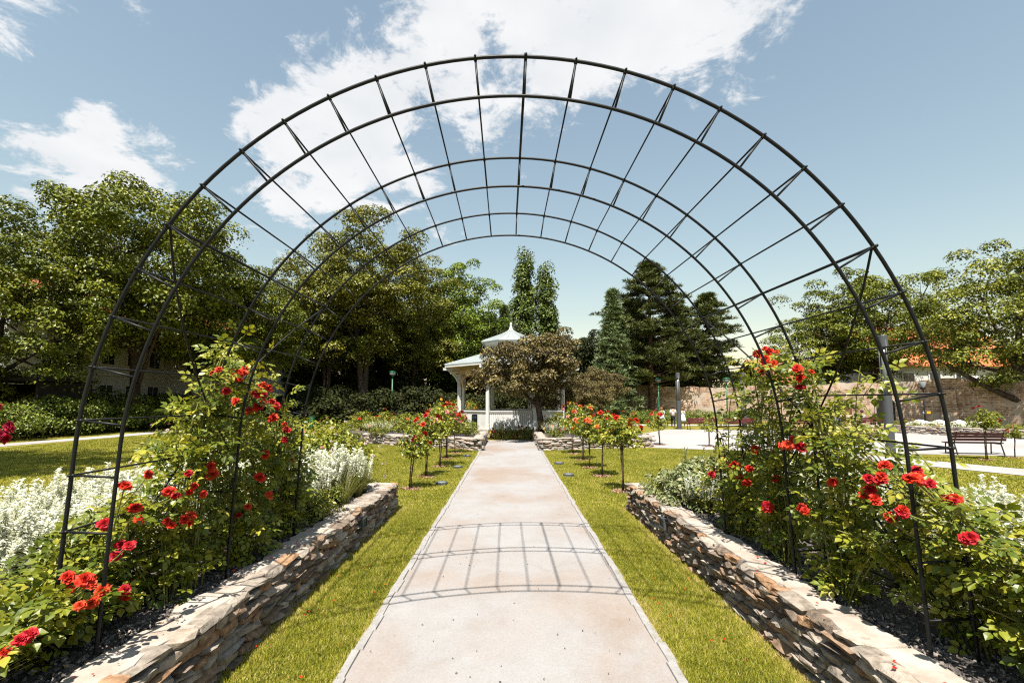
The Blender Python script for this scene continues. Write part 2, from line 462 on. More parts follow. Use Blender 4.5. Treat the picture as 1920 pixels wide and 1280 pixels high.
g = sheet('lawn', [(-700, -300), (700, -300), (700, 900), (-700, 900)], 0.0, M['lawn']); struct(g)
PATH_HW = 1.01
pl = MB()
ys = np.linspace(-3, 18.9, 60)
vv = []
for y in ys:
    w = PATH_HW
    vv += [(-w, y, .009), (0, y, .022), (w, y, .009)]
ff = []
for i in range(len(ys) - 1):
    a = i * 3
    ff += [(a, a + 1, a + 4, a + 3), (a + 1, a + 2, a + 5, a + 4)]
pl.add(vv, ff)
path = struct(pl.build('path', M['path'], smooth=True))
# edging stones along both sides of the path
sett_meshes = []
for k in range(5):
    mb = MB()
    j = lambda a: random.uniform(-a, a)
    top = [(-.5 + j(.02), -.5 + j(.10), 0), (0 + j(.1), -.5 + j(.10), 0), (.5 + j(.02), -.5 + j(.10), 0), (.5 + j(.02), .5 + j(.06), 0), (-.5 + j(.02), .5 + j(.06), 0)]
    n = len(top)
    mb.add([(x * .96, y * .94, .5 + j(.1)) for x, y, _ in top] + [(x, y, .3) for x, y, _ in top] + [(x, y, -.5) for x, y, _ in top],
           [tuple(range(n))] + [(i, i + n, (i + 1) % n + n, (i + 1) % n) for i in range(n)] + [(i + n, i + 2 * n, (i + 1) % n + 2 * n, (i + 1) % n + n) for i in range(n)])
    sett_meshes.append(mb.mesh('edging_stone', M['sett']))
for s in (-1, 1):
    y = 1.2
    while y < 18.2:
        L = random.uniform(.20, .34) * (1 if y < 9 else 2.4)
        link('edging_stone', random.choice(sett_meshes), path, (s * (PATH_HW - .030 + random.uniform(-.010, .010)), y + L / 2, .001), (random.uniform(-.03, .03), random.uniform(-.02, .02), (math.pi / 2 if s > 0 else -math.pi / 2) + random.uniform(-.02, .02)), (L * .985, random.uniform(.048, .066), .040))
        y += L
# small dark crumbs lying on the path
n = 70
P = np.c_[RNG.uniform(-.9, .9, n), 1.6 + RNG.gamma(2, 1.1, n), np.full(n, .024)]
OCT_V = [(1, 0, 0), (0, 1, 0), (-1, 0, 0), (0, -1, 0), (0, 0, .8), (0, 0, -.6)]
OCT_F = [(0, 1, 4), (1, 2, 4), (2, 3, 4), (3, 0, 4), (1, 0, 5), (2, 1, 5), (3, 2, 5), (0, 3, 5)]
V, F = scatter(OCT_V, OCT_F, P, rdir(n), rdir(n), np.c_[RNG.uniform(.003, .009, n), RNG.uniform(.003, .011, n), RNG.uniform(.003, .006, n)])
o = link('debris', mesh_np('debris', V, F, M['mulch'], np.repeat(RNG.uniform(0, .5, n), 8)))
tag(o, 'dark crumbs of earth scattered over the pale path', 'debris', kind='stuff')

struct(sheet('plaza', [(4.95, 15.9), (6.5, 15.3), (8, 14.95), (10, 14.5), (12.7, 13.95), (16, 13.2), (34, 10.5), (34, 19.9), (27, 24.0), (22, 26.1), (8.85, 26.1), (6.7, 23.0), (5.4, 19.5), (4.9, 17.5)], .008, M['plaza']))
struct(sheet('side_path', [(8.2, 15.0), (9.0, 13.4), (10.3, 11.4), (11.9, 8.3), (13.4, 5.0), (14.7, 5.4), (13.1, 9.0), (11.3, 12.4), (10.2, 14.6)], .012, M['plaza']))
struct(sheet('far_path', [(7.5, 30.2), (26, 29.3), (26, 30.6), (7.5, 31.8)], .012, M['plaza']))
struct(sheet('left_path', [(-19.5, 12), (-18.3, 12), (-17.6, 21.5), (-17.3, 34), (-18.4, 34), (-18.8, 21.5)], .010, M['plaza']))

def bed(name, inner, outer, y0, y1, zt):
    """raised bed of dark soil, falling away to the lawn on its outer side"""
    nx, ny = 26, 60
    V = []
    for j in range(ny):
        for i in range(nx):
            u = i / (nx - 1); y = y0 + (y1 - y0) * j / (ny - 1)
            x = inner + (outer - inner) * u
            z = zt + .035 * fbm(x, y, 2.2) + .018 * fbm(x, y, 9)
            f = min(1.0, (1 - u) * 5)
            z = z * f + (1 - f) * -.05
            V.append((x, y, z))
    F = [(j * nx + i, j * nx + i + 1, (j + 1) * nx + i + 1, (j + 1) * nx + i) for j in range(ny - 1) for i in range(nx - 1)]
    return struct(link(name, mesh_np(name, V, F, M['soil'], smooth=True)))
SOIL = .345
bed('bed_soil', -1.84, -4.9, -.5, 6.72, SOIL)
bed('bed_soil', 1.84, 4.9, -.5, 6.72, SOIL)
# loose mulch on the beds
for s, nm in ((-1, 'left'), (1, 'right')):
    n = 9000
    y = .6 + 6.05 * RNG.random(n) ** 1.25
    x = 1.80 + np.abs(RNG.normal(0, .30, n)) + .02
    z = np.array([SOIL + .035 * fbm(s * a, b, 2.2) + .018 * fbm(s * a, b, 9) for a, b in zip(x, y)]) + RNG.uniform(0, .012, n)
    P = np.c_[s * x, y, z]
    V, F = scatter(OCT_V, OCT_F, P, rdir(n), rdir(n), np.c_[RNG.uniform(.006, .016, n), RNG.uniform(.006, .020, n), RNG.uniform(.004, .010, n)])
    o = link('mulch', mesh_np('mulch', V, F, M['mulch'], np.repeat(RNG.random(n) ** 1.3, 8)))
    tag(o, 'dark crumbly mulch in the raised bed on the %s of the path' % nm, 'mulch', kind='stuff')

# ------------------------------------------------------------------ dry stone walls
def stone_mesh(name, material, seed):
    rr = random.Random(seed)
    base = [(-.5, -.40), (-.22, -.5), (.24, -.5), (.5, -.38), (.5, .36), (.18, .5), (-.28, .5), (-.5, .38)]
    sl = rr.uniform(-.14, .14)
    out = [(x + rr.uniform(-.06, .06), z * (1 + sl * x * 2) + rr.uniform(-.08, .08)) for x, z in base]
    n = len(out)
    V = [(x, -.5, z) for x, z in out] + [(x * 1.01, .12 + rr.uniform(-.12, .12), z * 1.01) for x, z in out]
    k = rr.uniform(.80, .93)
    tx, tz = rr.uniform(-.35, .35), rr.uniform(-.4, .4)
    V += [(x * (k + rr.uniform(-.08, .12)), .44 + rr.uniform(-.16, .12) + tx * x + tz * z, z * (k + rr.uniform(-.1, .12))) for x, z in out]
    V.append((rr.uniform(-.15, .15), .5 + rr.uniform(-.05, .15), rr.uniform(-.15, .15)))
    F = []
    for r_ in (0, 1):
        for i in range(n):
            a, b = r_ * n + i, r_ * n + (i + 1) % n
            F += [(a, b, b + n), (a, b + n, a + n)]
    F += [(2 * n + i, 2 * n + (i + 1) % n, 3 * n) for i in range(n)]
    F = [(a, c, b) for a, b, c in F]
    return mesh_np(name, V, F, material)
STONE_V = [stone_mesh('stone', STONES[i % 6], 100 + i) for i in range(24)]
FAR_V = [stone_mesh('stone', FARSTONES[i % 3], 300 + i) for i in range(12)]

def along(pts):
    pts = [Vector((x, y, 0)) for x, y in pts]
    cum = [0.0]
    for a, b in zip(pts, pts[1:]): cum.append(cum[-1] + (b - a).length)
    def f(s):
        s = max(0, min(cum[-1] - 1e-6, s))
        for i in range(len(pts) - 1):
            if s <= cum[i + 1]:
                t = (pts[i + 1] - pts[i]).normalized()
                return pts[i] + t * (s - cum[i]), t
    return f, cum[-1]

def stone_wall(label, pts, top, thick, side, meshes, lens, hts, cap_len=(.18, .46), proud=.03, group=None, capmat=None, s_from=0.0, overhang=-.034):
    """pts: line of the visible face; side: +1 body lies to the left of the line, -1 to the right"""
    f, L = along(pts)
    root = thing('dry_stone_wall', label, 'wall', (pts[0][0], pts[0][1], 0), group=group)
    org = Vector((pts[0][0], pts[0][1], 0))
    core = MB()
    N = max(2, int(L / .4)) if len(pts) > 2 else 2
    secs = []
    samp = [L * i / (N - 1) for i in range(N)] if len(pts) > 2 else [0, L]
    ch = top - .058
    vs_ = []
    for s_ in samp:
        p, t = f(s_); nb = Vector((-t.y, t.x, 0)) * side
        a = p + nb * .035 - org; b = p + nb * thick - org
        vs_ += [(a.x, a.y, -.05), (a.x, a.y, ch), (b.x, b.y, ch), (b.x, b.y, -.05)]
    fs = []
    for i in range(len(samp) - 1):
        for k in range(4): fs.append((i * 4 + k, i * 4 + (k + 1) % 4, i * 4 + 4 + (k + 1) % 4, i * 4 + 4 + k))
    e = (len(samp) - 1) * 4
    fs += [(0, 1, 2, 3), (e + 3, e + 2, e + 1, e)]
    core.add(vs_, fs)
    core.build('core', M['joint'], root)
    ch = top - .004
    z = -.01
    while z < ch - .012:
        h = random.uniform(*hts)
        if ch - (z + h) < hts[0] * .6: h = ch - z + .004
        s_ = s_from + random.uniform(-.1, 0)
        while s_ < L:
            l_ = random.uniform(*lens) * random.choice((.7, 1, 1, 1.25))
            if s_ + l_ > L: l_ = L - s_ + .02
            if l_ > .03:
                p, t = f(s_ + l_ / 2); nf = Vector((t.y, -t.x, 0)) * side
                pr = random.uniform(-proud * .5, proud)
                d = .11
                c = p + nf * (pr - d / 2 + .012) - org
                rz = math.atan2(t.y, t.x) + (math.pi if side < 0 else 0)
                # local +y of a stone points out of the wall
                q = math.atan2(nf.y, nf.x) - math.pi / 2
                hh = h * random.uniform(.90, 1.10)
                link('stone', random.choice(meshes), root, (c.x, c.y, z + h / 2), (random.uniform(-.08, .08), random.uniform(-.06, .06), q + random.uniform(-.07, .07)), (l_ * .99, d, hh))
            s_ += l_
        z += h
    s_ = 0.0
    while s_ < L - .02:
        l_ = min(random.uniform(*cap_len), L - s_)
        if L - s_ - l_ < .12: l_ = L - s_
        a, t = f(s_ + .002); b, t2 = f(s_ + l_ - .002)
        mb = MB(); nseg = 6
        fr, bk_ = [], []
        for i in range(nseg):
            u = i / (nseg - 1); p, tt = f(s_ + .002 + (l_ - .004) * u); nb = Vector((-tt.y, tt.x, 0)) * side
            fr.append(p - nb * (overhang + random.uniform(-.028, .018)) - org)
            bk_.append(p + nb * (thick + random.uniform(-.03, .03)) - org)
        ring = fr + bk_[::-1]; n = len(ring)
        zt = top + random.uniform(-.009, .006); zb = top - random.uniform(.045, .052)
        cen = sum(ring, Vector()) / n
        inn = [cen + (p - cen) * .965 for p in ring]
        fs = [tuple(range(n))] + [(i, i + n, (i + 1) % n + n, (i + 1) % n) for i in range(n)] + [(i + n, i + 2 * n, (i + 1) % n + 2 * n, (i + 1) % n + n) for i in range(n)] + [tuple(range(3 * n - 1, 2 * n - 1, -1))]
        if side < 0: fs = [tuple(reversed(q_)) for q_ in fs]
        mb.add([(p.x, p.y, zt + random.uniform(-.003, .003)) for p in inn] + [(p.x, p.y, zt - .012 + random.uniform(-.010, .006)) for p in ring] + [(p.x, p.y, zb) for p in ring], [tuple(reversed(q_)) for q_ in fs])
        mb.build('cap_stone', capmat or M['cap'], root)
        s_ += l_
    return root
WT = .39
stone_wall('low dry stone wall left of the path, its face in shade', [(-1.70, .5), (-1.70, 6.91)], WT, .25, 1, STONE_V, (.12, .28), (.030, .062), s_from=.7, proud=.02)
stone_wall('low dry stone wall right of the path, its rough face sunlit', [(1.74, 6.91), (1.74, .5)], WT, .25, 1, STONE_V, (.09, .22), (.028, .056), proud=.032)
stone_wall('short end wall closing the raised bed left of the path', [(-1.96, 6.912), (-4.3, 6.912)], WT, .22, 1, FAR_V, (.2, .4), (.05, .08))
stone_wall('short end wall closing the raised bed right of the path', [(4.3, 6.912), (2.0, 6.912)], WT, .22, 1, FAR_V, (.2, .4), (.05, .08))
# the curved walls of the round bed about the pavilion
stone_wall('curved low stone wall on the left in front of the pavilion', [(-5.6, 17.6), (-4.3, 16.8), (-3.0, 16.1), (-1.95, 15.55), (-.97, 14.95), (-.97, 18.6)], WT, .28, 1, FAR_V, (.13, .34), (.045, .085), proud=.02)
stone_wall('curved low stone wall on the right in front of the pavilion', [(.93, 18.6), (.93, 14.93), (2.5, 15.42), (3.8, 15.75), (4.93, 16.13), (5.2, 17.4)], WT, .28, 1, FAR_V, (.13, .34), (.045, .085), proud=.02)
bl = MB()
# soil behind the curved walls
struct(sheet('bed_soil', [(-5.45, 17.75), (-4.15, 17.05), (-2.9, 16.35), (-1.85, 15.8), (-1.22, 15.4), (-1.22, 19.6), (-2.6, 20.4), (-4.2, 22.5), (-7.5, 23), (-7, 19)][::-1], .335, M['soil'], .36))
struct(sheet('bed_soil', [(1.18, 15.35), (2.4, 15.72), (3.7, 16.05), (4.75, 16.4), (4.9, 17.5), (5.2, 19.6), (4.3, 21.6), (2.8, 20.5), (1.18, 19.6)], .335, M['soil'], .36))
# recessed square lamps set into the walls
def wall_lamp(x, y, z, q, label):
    t = thing('wall_lamp', label, 'lamp', (x, y, z), q)
    fr = MB()
    for c, s_ in (((0, 0, .05), (.17, .02, .016)), ((0, 0, -.05), (.17, .02, .016)), ((-.077, 0, 0), (.016, .02, .084)), ((.077, 0, 0), (.016, .02, .084))): fr.box(c, s_)
    fr.box((0, -.06, 0), (.17, .10, .10))
    fr.build('frame', M['anth'], t)
    gl = MB(); gl.box((0, -.004, 0), (.138, .008, .084)); gl.build('lens', M['bindark'], t)
pL = at_x(683, 968, -1.66); pR = at_x(1243, 980, 1.70)
wall_lamp(-1.655, pL.y, .235, -math.pi / 2, 'dark square lamp set in the face of the shaded wall')
wall_lamp(1.69, pR.y, .245, math.pi / 2, 'dark square lamp set in the face of the sunlit wall')

# ------------------------------------------------------------------ the steel rose arch
K = 1.84
ARC = dict(cx=.006 * K, cz=EYE - .184 * K, R=1.184 * K, zs=EYE - .130 * K, d=1.244 * K, sp=.555 * K, t0=.037 * K, D=.147 * K, drift=-.006 * K)
AQ = (ARC['zs'] - ARC['cz']) / ARC['R']
AMAX = math.pi / 2 - math.asin(AQ)
ATILT = AQ / math.sqrt(1 - AQ * AQ)
def arch_pt(s, inset=0.0):
    """point and outward normal in the hoop plane, s metres along the outer tube from its crown"""
    a = s / ARC['R']; sg = 1 if a >= 0 else -1
    if abs(a) <= AMAX:
        nx, nz = math.sin(a), math.cos(a)
        x, z = ARC['R'] * nx, ARC['cz'] + ARC['R'] * nz
    else:
        ex = (abs(a) - AMAX) * ARC['R']
        nx, nz = sg * math.sin(AMAX), math.cos(AMAX)
        x = ARC['R'] * nx; z = ARC['cz'] + ARC['R'] * nz
        dl = math.hypot(1, ATILT)
        x += sg * ex * ATILT / dl; z -= ex / dl
    return ARC['cx'] + x - nx * inset, z - nz * inset
S_END = AMAX * ARC['R'] + (ARC['zs'] - SOIL + .05) * math.hypot(1, ATILT)
INSET = .223
root = thing('rose_arch', 'black steel rose arch of paired hoops spanning the path', 'garden arch', (0, ARC['d'], 0))
def apos(s, inset, yoff):
    x, z = arch_pt(s, inset)
    return Vector((x + ARC['drift'] * yoff / ARC['sp'], yoff, z))
for k in range(3):
    for ins in (0.0, INSET):
        mb = MB()
        send = S_END
        N = 110
        mb.tube([apos(-send + 2 * send * i / N, ins, k * ARC['sp']) for i in range(N + 1)],   .0093 if ins == 0 else .0088, 8)
        mb.build('hoop', M['iron'], root, True)
    for i in range(-16, 16):
        s_ = ARC['t0'] + i * ARC['D']
        if abs(s_) > S_END - .1: continue
        mb = MB(); mb.tube([apos(s_, 0, k * ARC['sp']), apos(s_, INSET, k * ARC['sp'])], .0062, 6)
        mb.tube([apos(s_, -.011, k * ARC['sp']), apos(s_, .018, k * ARC['sp'])], .0090, 6)
        mb.build('rung', M['iron'], root, True)
for i in range(-16, 16):
    s_ = ARC['t0'] + i * ARC['D']
    if abs(s_) > S_END - .1: continue
    r_ = .0085 if i in (0, 8, -8) else .0055
    mb = MB(); mb.tube([apos(s_, -.002, -.02), apos(s_, -.002, 2 * ARC['sp'] + .02)], r_, 6)
    mb.build('crossbar', M['iron'], root, True)
for sg in (-1, 1):
    sA = sg * 8 * ARC['D'] + ARC['t0']; sB = sg * (S_END - .1)
    for rev in (0, 1):
        mb = MB()
        mb.tube([apos(sA + (sB - sA) * u, .012, (u if not rev else 1 - u) * 2 * ARC['sp']) for u in [i / 24 for i in range(25)]], .0065, 6)
        mb.build('diagonal_brace', M['iron'], root, True)

# ------------------------------------------------------------------ the white pavilion
GY = 23.85
gz = thing('garden_pavilion', 'white octagonal garden pavilion with grey roof at the end of the path', 'pavilion', (0, GY, 0))
PH = R(22.5)
def octv(r_, k): a = PH + k * math.pi / 4; return Vector((r_ * math.cos(a), r_ * math.sin(a), 0))
mb = MB(); mb.lathe([(2.98, 0), (2.98, .24), (2.9, .24), (2.9, .30)], 8, phase=PH); mb.build('plinth', M['cap'], gz)
RP = 2.80
for k in range(8):
    a, b = octv(RP, k), octv(RP, k + 1)
    ang = math.atan2(b.y - a.y, b.x - a.x); Mz = Matrix.Rotation(ang, 3, 'Z'); L = (b - a).length; mid = (a + b) / 2
    q = Matrix.Rotation(PH + k * math.pi / 4, 3, 'Z')
    p = MB(); p.box(a + Vector((0, 0, 1.62)), (.15, .15, 2.66), q); p.box(a + Vector((0, 0, 2.62)), (.20, .20, .06), q, 0); p.box(a + Vector((0, 0, .42)), (.19, .19, .26), q); p.box(a + Vector((0, 0, 2.74)), (.19, .19, .10), q)
    p.build('post', M['white'], gz)
    # boarded breast panel with upright boards
    p = MB(); nb = 22; w = (L - .17) / nb
    for i in range(nb):
        c = mid + Mz @ Vector((-(L - .17) / 2 + w * (i + .5), 0, 0))
        p.box((c.x, c.y, .70), (w * .80, .05, .74), Mz)
        c2 = mid + Mz @ Vector((-(L - .17) / 2 + w * (i + .5), .012, 0)); p.box((c2.x, c2.y, .70), (w, .03, .738), Mz)
    p.build('boarded_panel', M['white'], gz)
    p = MB(); p.box((mid.x, mid.y, 1.135), (L - .155, .15, .05), Mz); p.box((mid.x, mid.y, 1.075), (L - .155, .09, .07), Mz); p.box((mid.x, mid.y, .335), (L - .155, .08, .07), Mz); p.build('rail', M['white'], gz)
    # head beam and the two curved braces of each bay
    p = MB(); p.box((mid.x, mid.y, 3.03), (L - .05, .12, .20), Mz); p.build('head_beam', M['tanwood'], gz)
    for e, sg in ((a, 1), (b, -1)):
        d = Mz @ Vector((sg, 0, 0)); p = MB()
        p.tube([e + d * (.06 + .62 * u ** 1.6) + Vector((0, 0, 2.36 + .60 * u)) for u in (0, .25, .5, .75, 1)], .045, 4); p.build('brace', M['tanwood'], gz)
    rd = a.normalized(); p = MB()
    p.tube([a + rd * (.05 + .66 * u ** 1.5) + Vector((0, 0, 2.55 + .70 * u)) for u in (0, .2, .4, .6, .8, 1)], [.06, .06, .055, .05, .05, .05], 4)
    p.box(a + rd * .35 + Vector((0, 0, 3.18)), (.95, .09, .12), Matrix.Rotation(math.atan2(rd.y, rd.x), 3, 'Z')); p.build('eave_bracket', M['white'], gz)
RE = 3.56
mb = MB()   # soffit and ceiling
for k in range(8):
    A, B = octv(RE - .06, k), octv(RE - .06, k + 1); C, D_ = octv(1.2, k), octv(1.2, k + 1)
    z = Vector((0, 0, 1)); mb.add([A + z * 3.30, B + z * 3.30, D_ + z * 3.98, C + z * 3.98], [(0, 1, 2, 3)])
mb.build('ceiling', M['tanwood'], gz)
for k in range(8):
    z = Vector((0, 0, 1)); A, B = octv(RE, k), octv(RE, k + 1); C, D_ = octv(1.22, k), octv(1.22, k + 1)
    mb = MB(); mb.add([A + z * 3.40, B + z * 3.40, D_ + z * 4.12, C + z * 4.12, A + z * 3.35, B + z * 3.35, D_ + z * 4.07, C + z * 4.07], [(0, 1, 2, 3), (7, 6, 5, 4), (4, 5, 1, 0), (5, 6, 2, 1), (6, 7, 3, 2), (7, 4, 0, 3)])
    seg = mb.build('roof_segment', M['zinc'], gz)
    sm = MB()
    for u in (0.0, .2, .4, .6, .8):
        P0 = A.lerp(B, u) + z * 3.405; P1 = C.lerp(D_, u) + z * 4.125; sm.tube([P0, P1], .016 if u else .03, 4)
    sm.build('seam', M['zinc'], seg)
    fz = MB(); mid = (A + B) / 2; ang = math.atan2(B.y - A.y, B.x - A.x)
    fz.box((mid.x * .992, mid.y * .992, 3.315), ((B - A).length * .985, .03, .10), Matrix.Rotation(ang, 3, 'Z')); fz.build('fascia', M['white'], gz)
mb = MB(); mb.lathe([(1.20, 4.02), (1.20, 4.40), (1.26, 4.44), (1.42, 4.52), (1.50, 4.62)], 8, phase=PH); mb.build('lantern', M['white'], gz)
mb = MB()
for k in range(16):
    a = k * math.pi / 8 + PH; c = Vector((math.cos(a), math.sin(a), 0)); mb.tube([c * 1.2 + Vector((0, 0, 4.2)), c * 1.34 + Vector((0, 0, 4.26)), c * 1.3 + Vector((0, 0, 4.12)), c * 1.22 + Vector((0, 0, 4.08))], .05, 5)
mb.build('scroll_trim', M['white'], gz)
prof = [(1.63, 4.60), (1.64, 4.645)] + [(1.62 * (1 - u) ** 1.25 + .11, 4.65 + .68 * u ** .95) for u in [i / 9 for i in range(1, 10)]]
mb = MB(); mb.lathe(prof, 8, phase=PH); cap = mb.build('cupola_roof', M['zinc'], gz)
sm = MB()
for k in range(24):
    a = PH + k * math.pi / 12; f_ = 1.0 if k % 3 == 0 else (math.cos(math.pi / 8) / math.cos(((k % 3) * 15 - 22.5) * math.pi / 180))
    sm.tube([(r_ * f_ * math.cos(a), r_ * f_ * math.sin(a), z + .008) for r_, z in prof[1:]], .014, 4)
sm.build('seam', M['zinc'], cap)
mb = MB(); mb.lathe([(.15, 5.28), (.17, 5.33), (.09, 5.40), (.055, 5.62), (.075, 5.66), (.02, 5.74)], 10); mb.build('finial', M['white'], gz, True)

# ------------------------------------------------------------------ houses, shed and the old wall
def house_block(root, x0, x1, y0, y1, h, wallmat, name='wall'):
    mb = MB(); mb.box(((x0 + x1) / 2, (y0 + y1) / 2, h / 2), (x1 - x0, y1 - y0, h)); return mb.build(name, wallmat, root)
def window(root, c, w, h, axis, frame=None):
    """axis: the outward normal, one of '+x' or '-y'"""
    f = MB(); p = MB()
    if axis == '+x':
        f.box((c[0] + .03, c[1], c[2]), (.06, w + .2, h + .2)); p.box((c[0] + .05, c[1] - w * .26, c[2]), (.06, w * .44, h * .92)); p.box((c[0] + .05, c[1] + w * .26, c[2]), (.06, w * .44, h * .92))
    else:
        f.box((c[0], c[1] - .03, c[2]), (w + .2, .06, h + .2)); p.box((c[0] - w * .26, c[1] - .05, c[2]), (w * .44, .06, h * .92)); p.box((c[0] + w * .26, c[1] - .05, c[2]), (w * .44, .06, h * .92))
    fo = f.build('window', frame or M['white'], root); p.build('pane', M['pane'], fo)
def gable(root, x0, x1, y0, y1, z, rise, m, along_x=True, over=.4):
    mb = MB(); x0 -= over; x1 += over; y0 -= over; y1 += over
    if along_x:
        ym = (y0 + y1) / 2; V = [(x0, y0, z), (x1, y0, z), (x1, ym, z + rise), (x0, ym, z + rise), (x1, y1, z), (x0, y1, z)]
    else:
        xm = (x0 + x1) / 2; V = [(x0, y1, z), (x0, y0, z), (xm, y0, z + rise), (xm, y1, z + rise), (x1, y0, z), (x1, y1, z)]
    mb.add(V + [(a, b, c - .12) for a, b, c in V], [(0, 1, 2, 3), (3, 2, 4, 5), (7, 6, 9, 8), (8, 9, 11, 10), (0, 6, 7, 1), (4, 10, 11, 5), (1, 7, 8, 2), (2, 8, 10, 4), (0, 3, 9, 6), (3, 5, 11, 9)])
    return mb.build('roof', m, root)
hs = thing('white_house', 'white house with red roof half hidden behind the maple', 'house', (0, 0, 0))
house_block(hs, -36, -25.2, 24.5, 33.0, 6.4, M['plaster'])
house_block(hs, -31, -19.6, 33.0, 42.0, 6.0, M['plaster'])
gable(hs, -36, -25.2, 24.5, 33.0, 6.4, 3.0, M['redroof'], False)
gable(hs, -31, -19.6, 33.02, 42.0, 6.0, 2.6, M['redroof'], True)
for y in (26.2, 28.3, 30.2, 32.0):
    for z in (1.9, 4.6): window(hs, (-25.2, y, z), .9, 1.5, '+x')
for x in (-23.0, -20.9): window(hs, (x, 33.0, 4.2), 1.0, 1.5, '-y')
mb = MB(); mb.box((-25.14, 28.7, 3.25), (.16, 8.4, .14)); mb.build('cornice', M['white'], hs)
sh = thing('timber_shed', 'dark timber shed behind the shrubs at the far left', 'shed', (-24.0, 22.4, 0))
for nm, c, s_ in (('wall', (0, 1.6, 1.25), (3.8, .12, 2.5)), ('wall', (-1.9, .2, 1.25), (.12, 2.7, 2.5)), ('wall', (1.9, .2, 1.25), (.12, 2.7, 2.5)), ('roof', (0, .2, 2.62), (4.3, 3.3, .16)), ('counter', (0, -1.0, .95), (3.7, .5, .08)), ('front_board', (0, -1.1, .45), (3.7, .1, .9))):
    mb = MB(); mb.box(c, s_); mb.build(nm, M['darkwood'], sh)
hr = thing('orange_roofed_house', 'house with bright orange tile roof behind the old wall', 'house', (0, 0, 0))
house_block(hr, 31.5, 43, 38, 47, 4.6, M['plaster'])
gable(hr, 31.5, 43, 38, 47, 4.6, 4.0, M['orangeroof'], True)
for x in (33.2, 35.4, 37.6): window(hr, (x, 38, 3.4), .9, 1.2, '-y')
ch = MB(); ch.box((34.5, 42, 8.4), (.7, .7, 1.6)); ch.build('chimney', M['oldwall'], hr)
hr2 = thing('red_roofed_house', 'low house with dull red roof beyond the old wall', 'house', (0, 0, 0))
house_block(hr2, 26.5, 33, 47, 54, 3.6, M['plaster']); gable(hr2, 26.5, 33, 47, 54, 3.6, 2.6, M['redroof'], True)
for x in (28, 30, 32): window(hr2, (x, 47, 2.6), .8, 1.0, '-y')
# the old masonry wall
ow = MB()
WP = [(6, 49), (11, 45.5), (18, 38.5), (22.5, 34), (25.8, 30), (28.6, 26.4), (29.6, 23), (30.5, 18)]
f, L = along(WP); N = 140
vs_, fs = [], []
for i in range(N + 1):
    p, t = f(L * i / N); nb = Vector((-t.y, t.x, 0))
    h = 3.0 + .35 * fbm(L * i / N, 0, .16) + .10 * fbm(L * i / N, 4, .9)
    r_ = .05 * fbm(L * i / N, 9, .7)
    a, b = p - nb * r_, p + nb * .8
    for j in range(6): zz = h * j / 5; q = a - nb * .06 * fbm(L * i / N, zz * 3, .5); vs_.append((q.x, q.y, zz))
    vs_ += [(b.x, b.y, h), (b.x, b.y, 0)]
for i in range(N):
    for j in range(7): fs.append((i * 8 + j, i * 8 + j + 1, i * 8 + 9 + j, i * 8 + 8 + j))
ow.add(vs_, fs)
wo = thing('old_town_wall', 'long weathered brick and rubble wall at the back on the right', 'wall', (0, 0, 0))
wm = ow.build('masonry', M['oldwall'], wo)
uv = wm.data.uv_layers.new(name='UVMap')
ss = [L * i / N for i in range(N + 1)]
for l_ in wm.data.loops:
    vi = l_.vertex_index; uv.data[l_.index].uv = (ss[vi // 8], wm.data.vertices[vi].co.z)
for (s_, w, h, d) in ((L * .885, 1.3, 2.4, .7), (L * .55, .9, 2.2, .5), (L * .73, .8, 2.3, .35)):
    p, t = f(s_); nf = Vector((t.y, -t.x, 0)); Mz = Matrix.Rotation(math.atan2(t.y, t.x), 3, 'Z')
    b_ = MB(); c = p + nf * d * .4; b_.box((c.x, c.y, h / 2), (w, d, h), Mz, taper=.82); bo = b_.build('buttress', M['oldwall'], wo)
    uv = bo.data.uv_layers.new(name='UVMap')
    for l_ in bo.data.loops:
        co = bo.data.vertices[l_.vertex_index].co; uv.data[l_.index].uv = (co.x - co.y, co.z)
# ------------------------------------------------------------------ trees
def branch_mesh(name, tubes, material):
    mb = MB()
    for pts, rad, sd in tubes: mb.tube(pts, rad, sd, cap=False)
    return mb.mesh(name, material, True)

def clump_leaves(C, rc, n_each, flat, leaf, up=.5, hollow=.62):
    """leaves on the upper shells of the clumps C; returns positions, axes, normals, sizes"""
    n = len(C) * n_each
    c = np.repeat(C, n_each, 0); r_ = np.repeat(rc, n_each)
    u = rdir(n)
    low = u[:, 2] < -.15
    u[low & (RNG.random(n) < .8), 2] *= -1
    rad = hollow + (1.12 - hollow) * RNG.random(n) ** .6
    P = c + u * (r_ * rad)[:, None] * np.array([1, 1, flat])
    nrm_ = unit(u * .85 + np.array([0, 0, up]) + RNG.normal(size=(n, 3)) * .38)
    ax = unit(np.cross(nrm_, rdir(n)) + np.array([0, 0, -.25]))
    sz = leaf * RNG.uniform(.65, 1.25, n)
    return P, ax, nrm_, sz

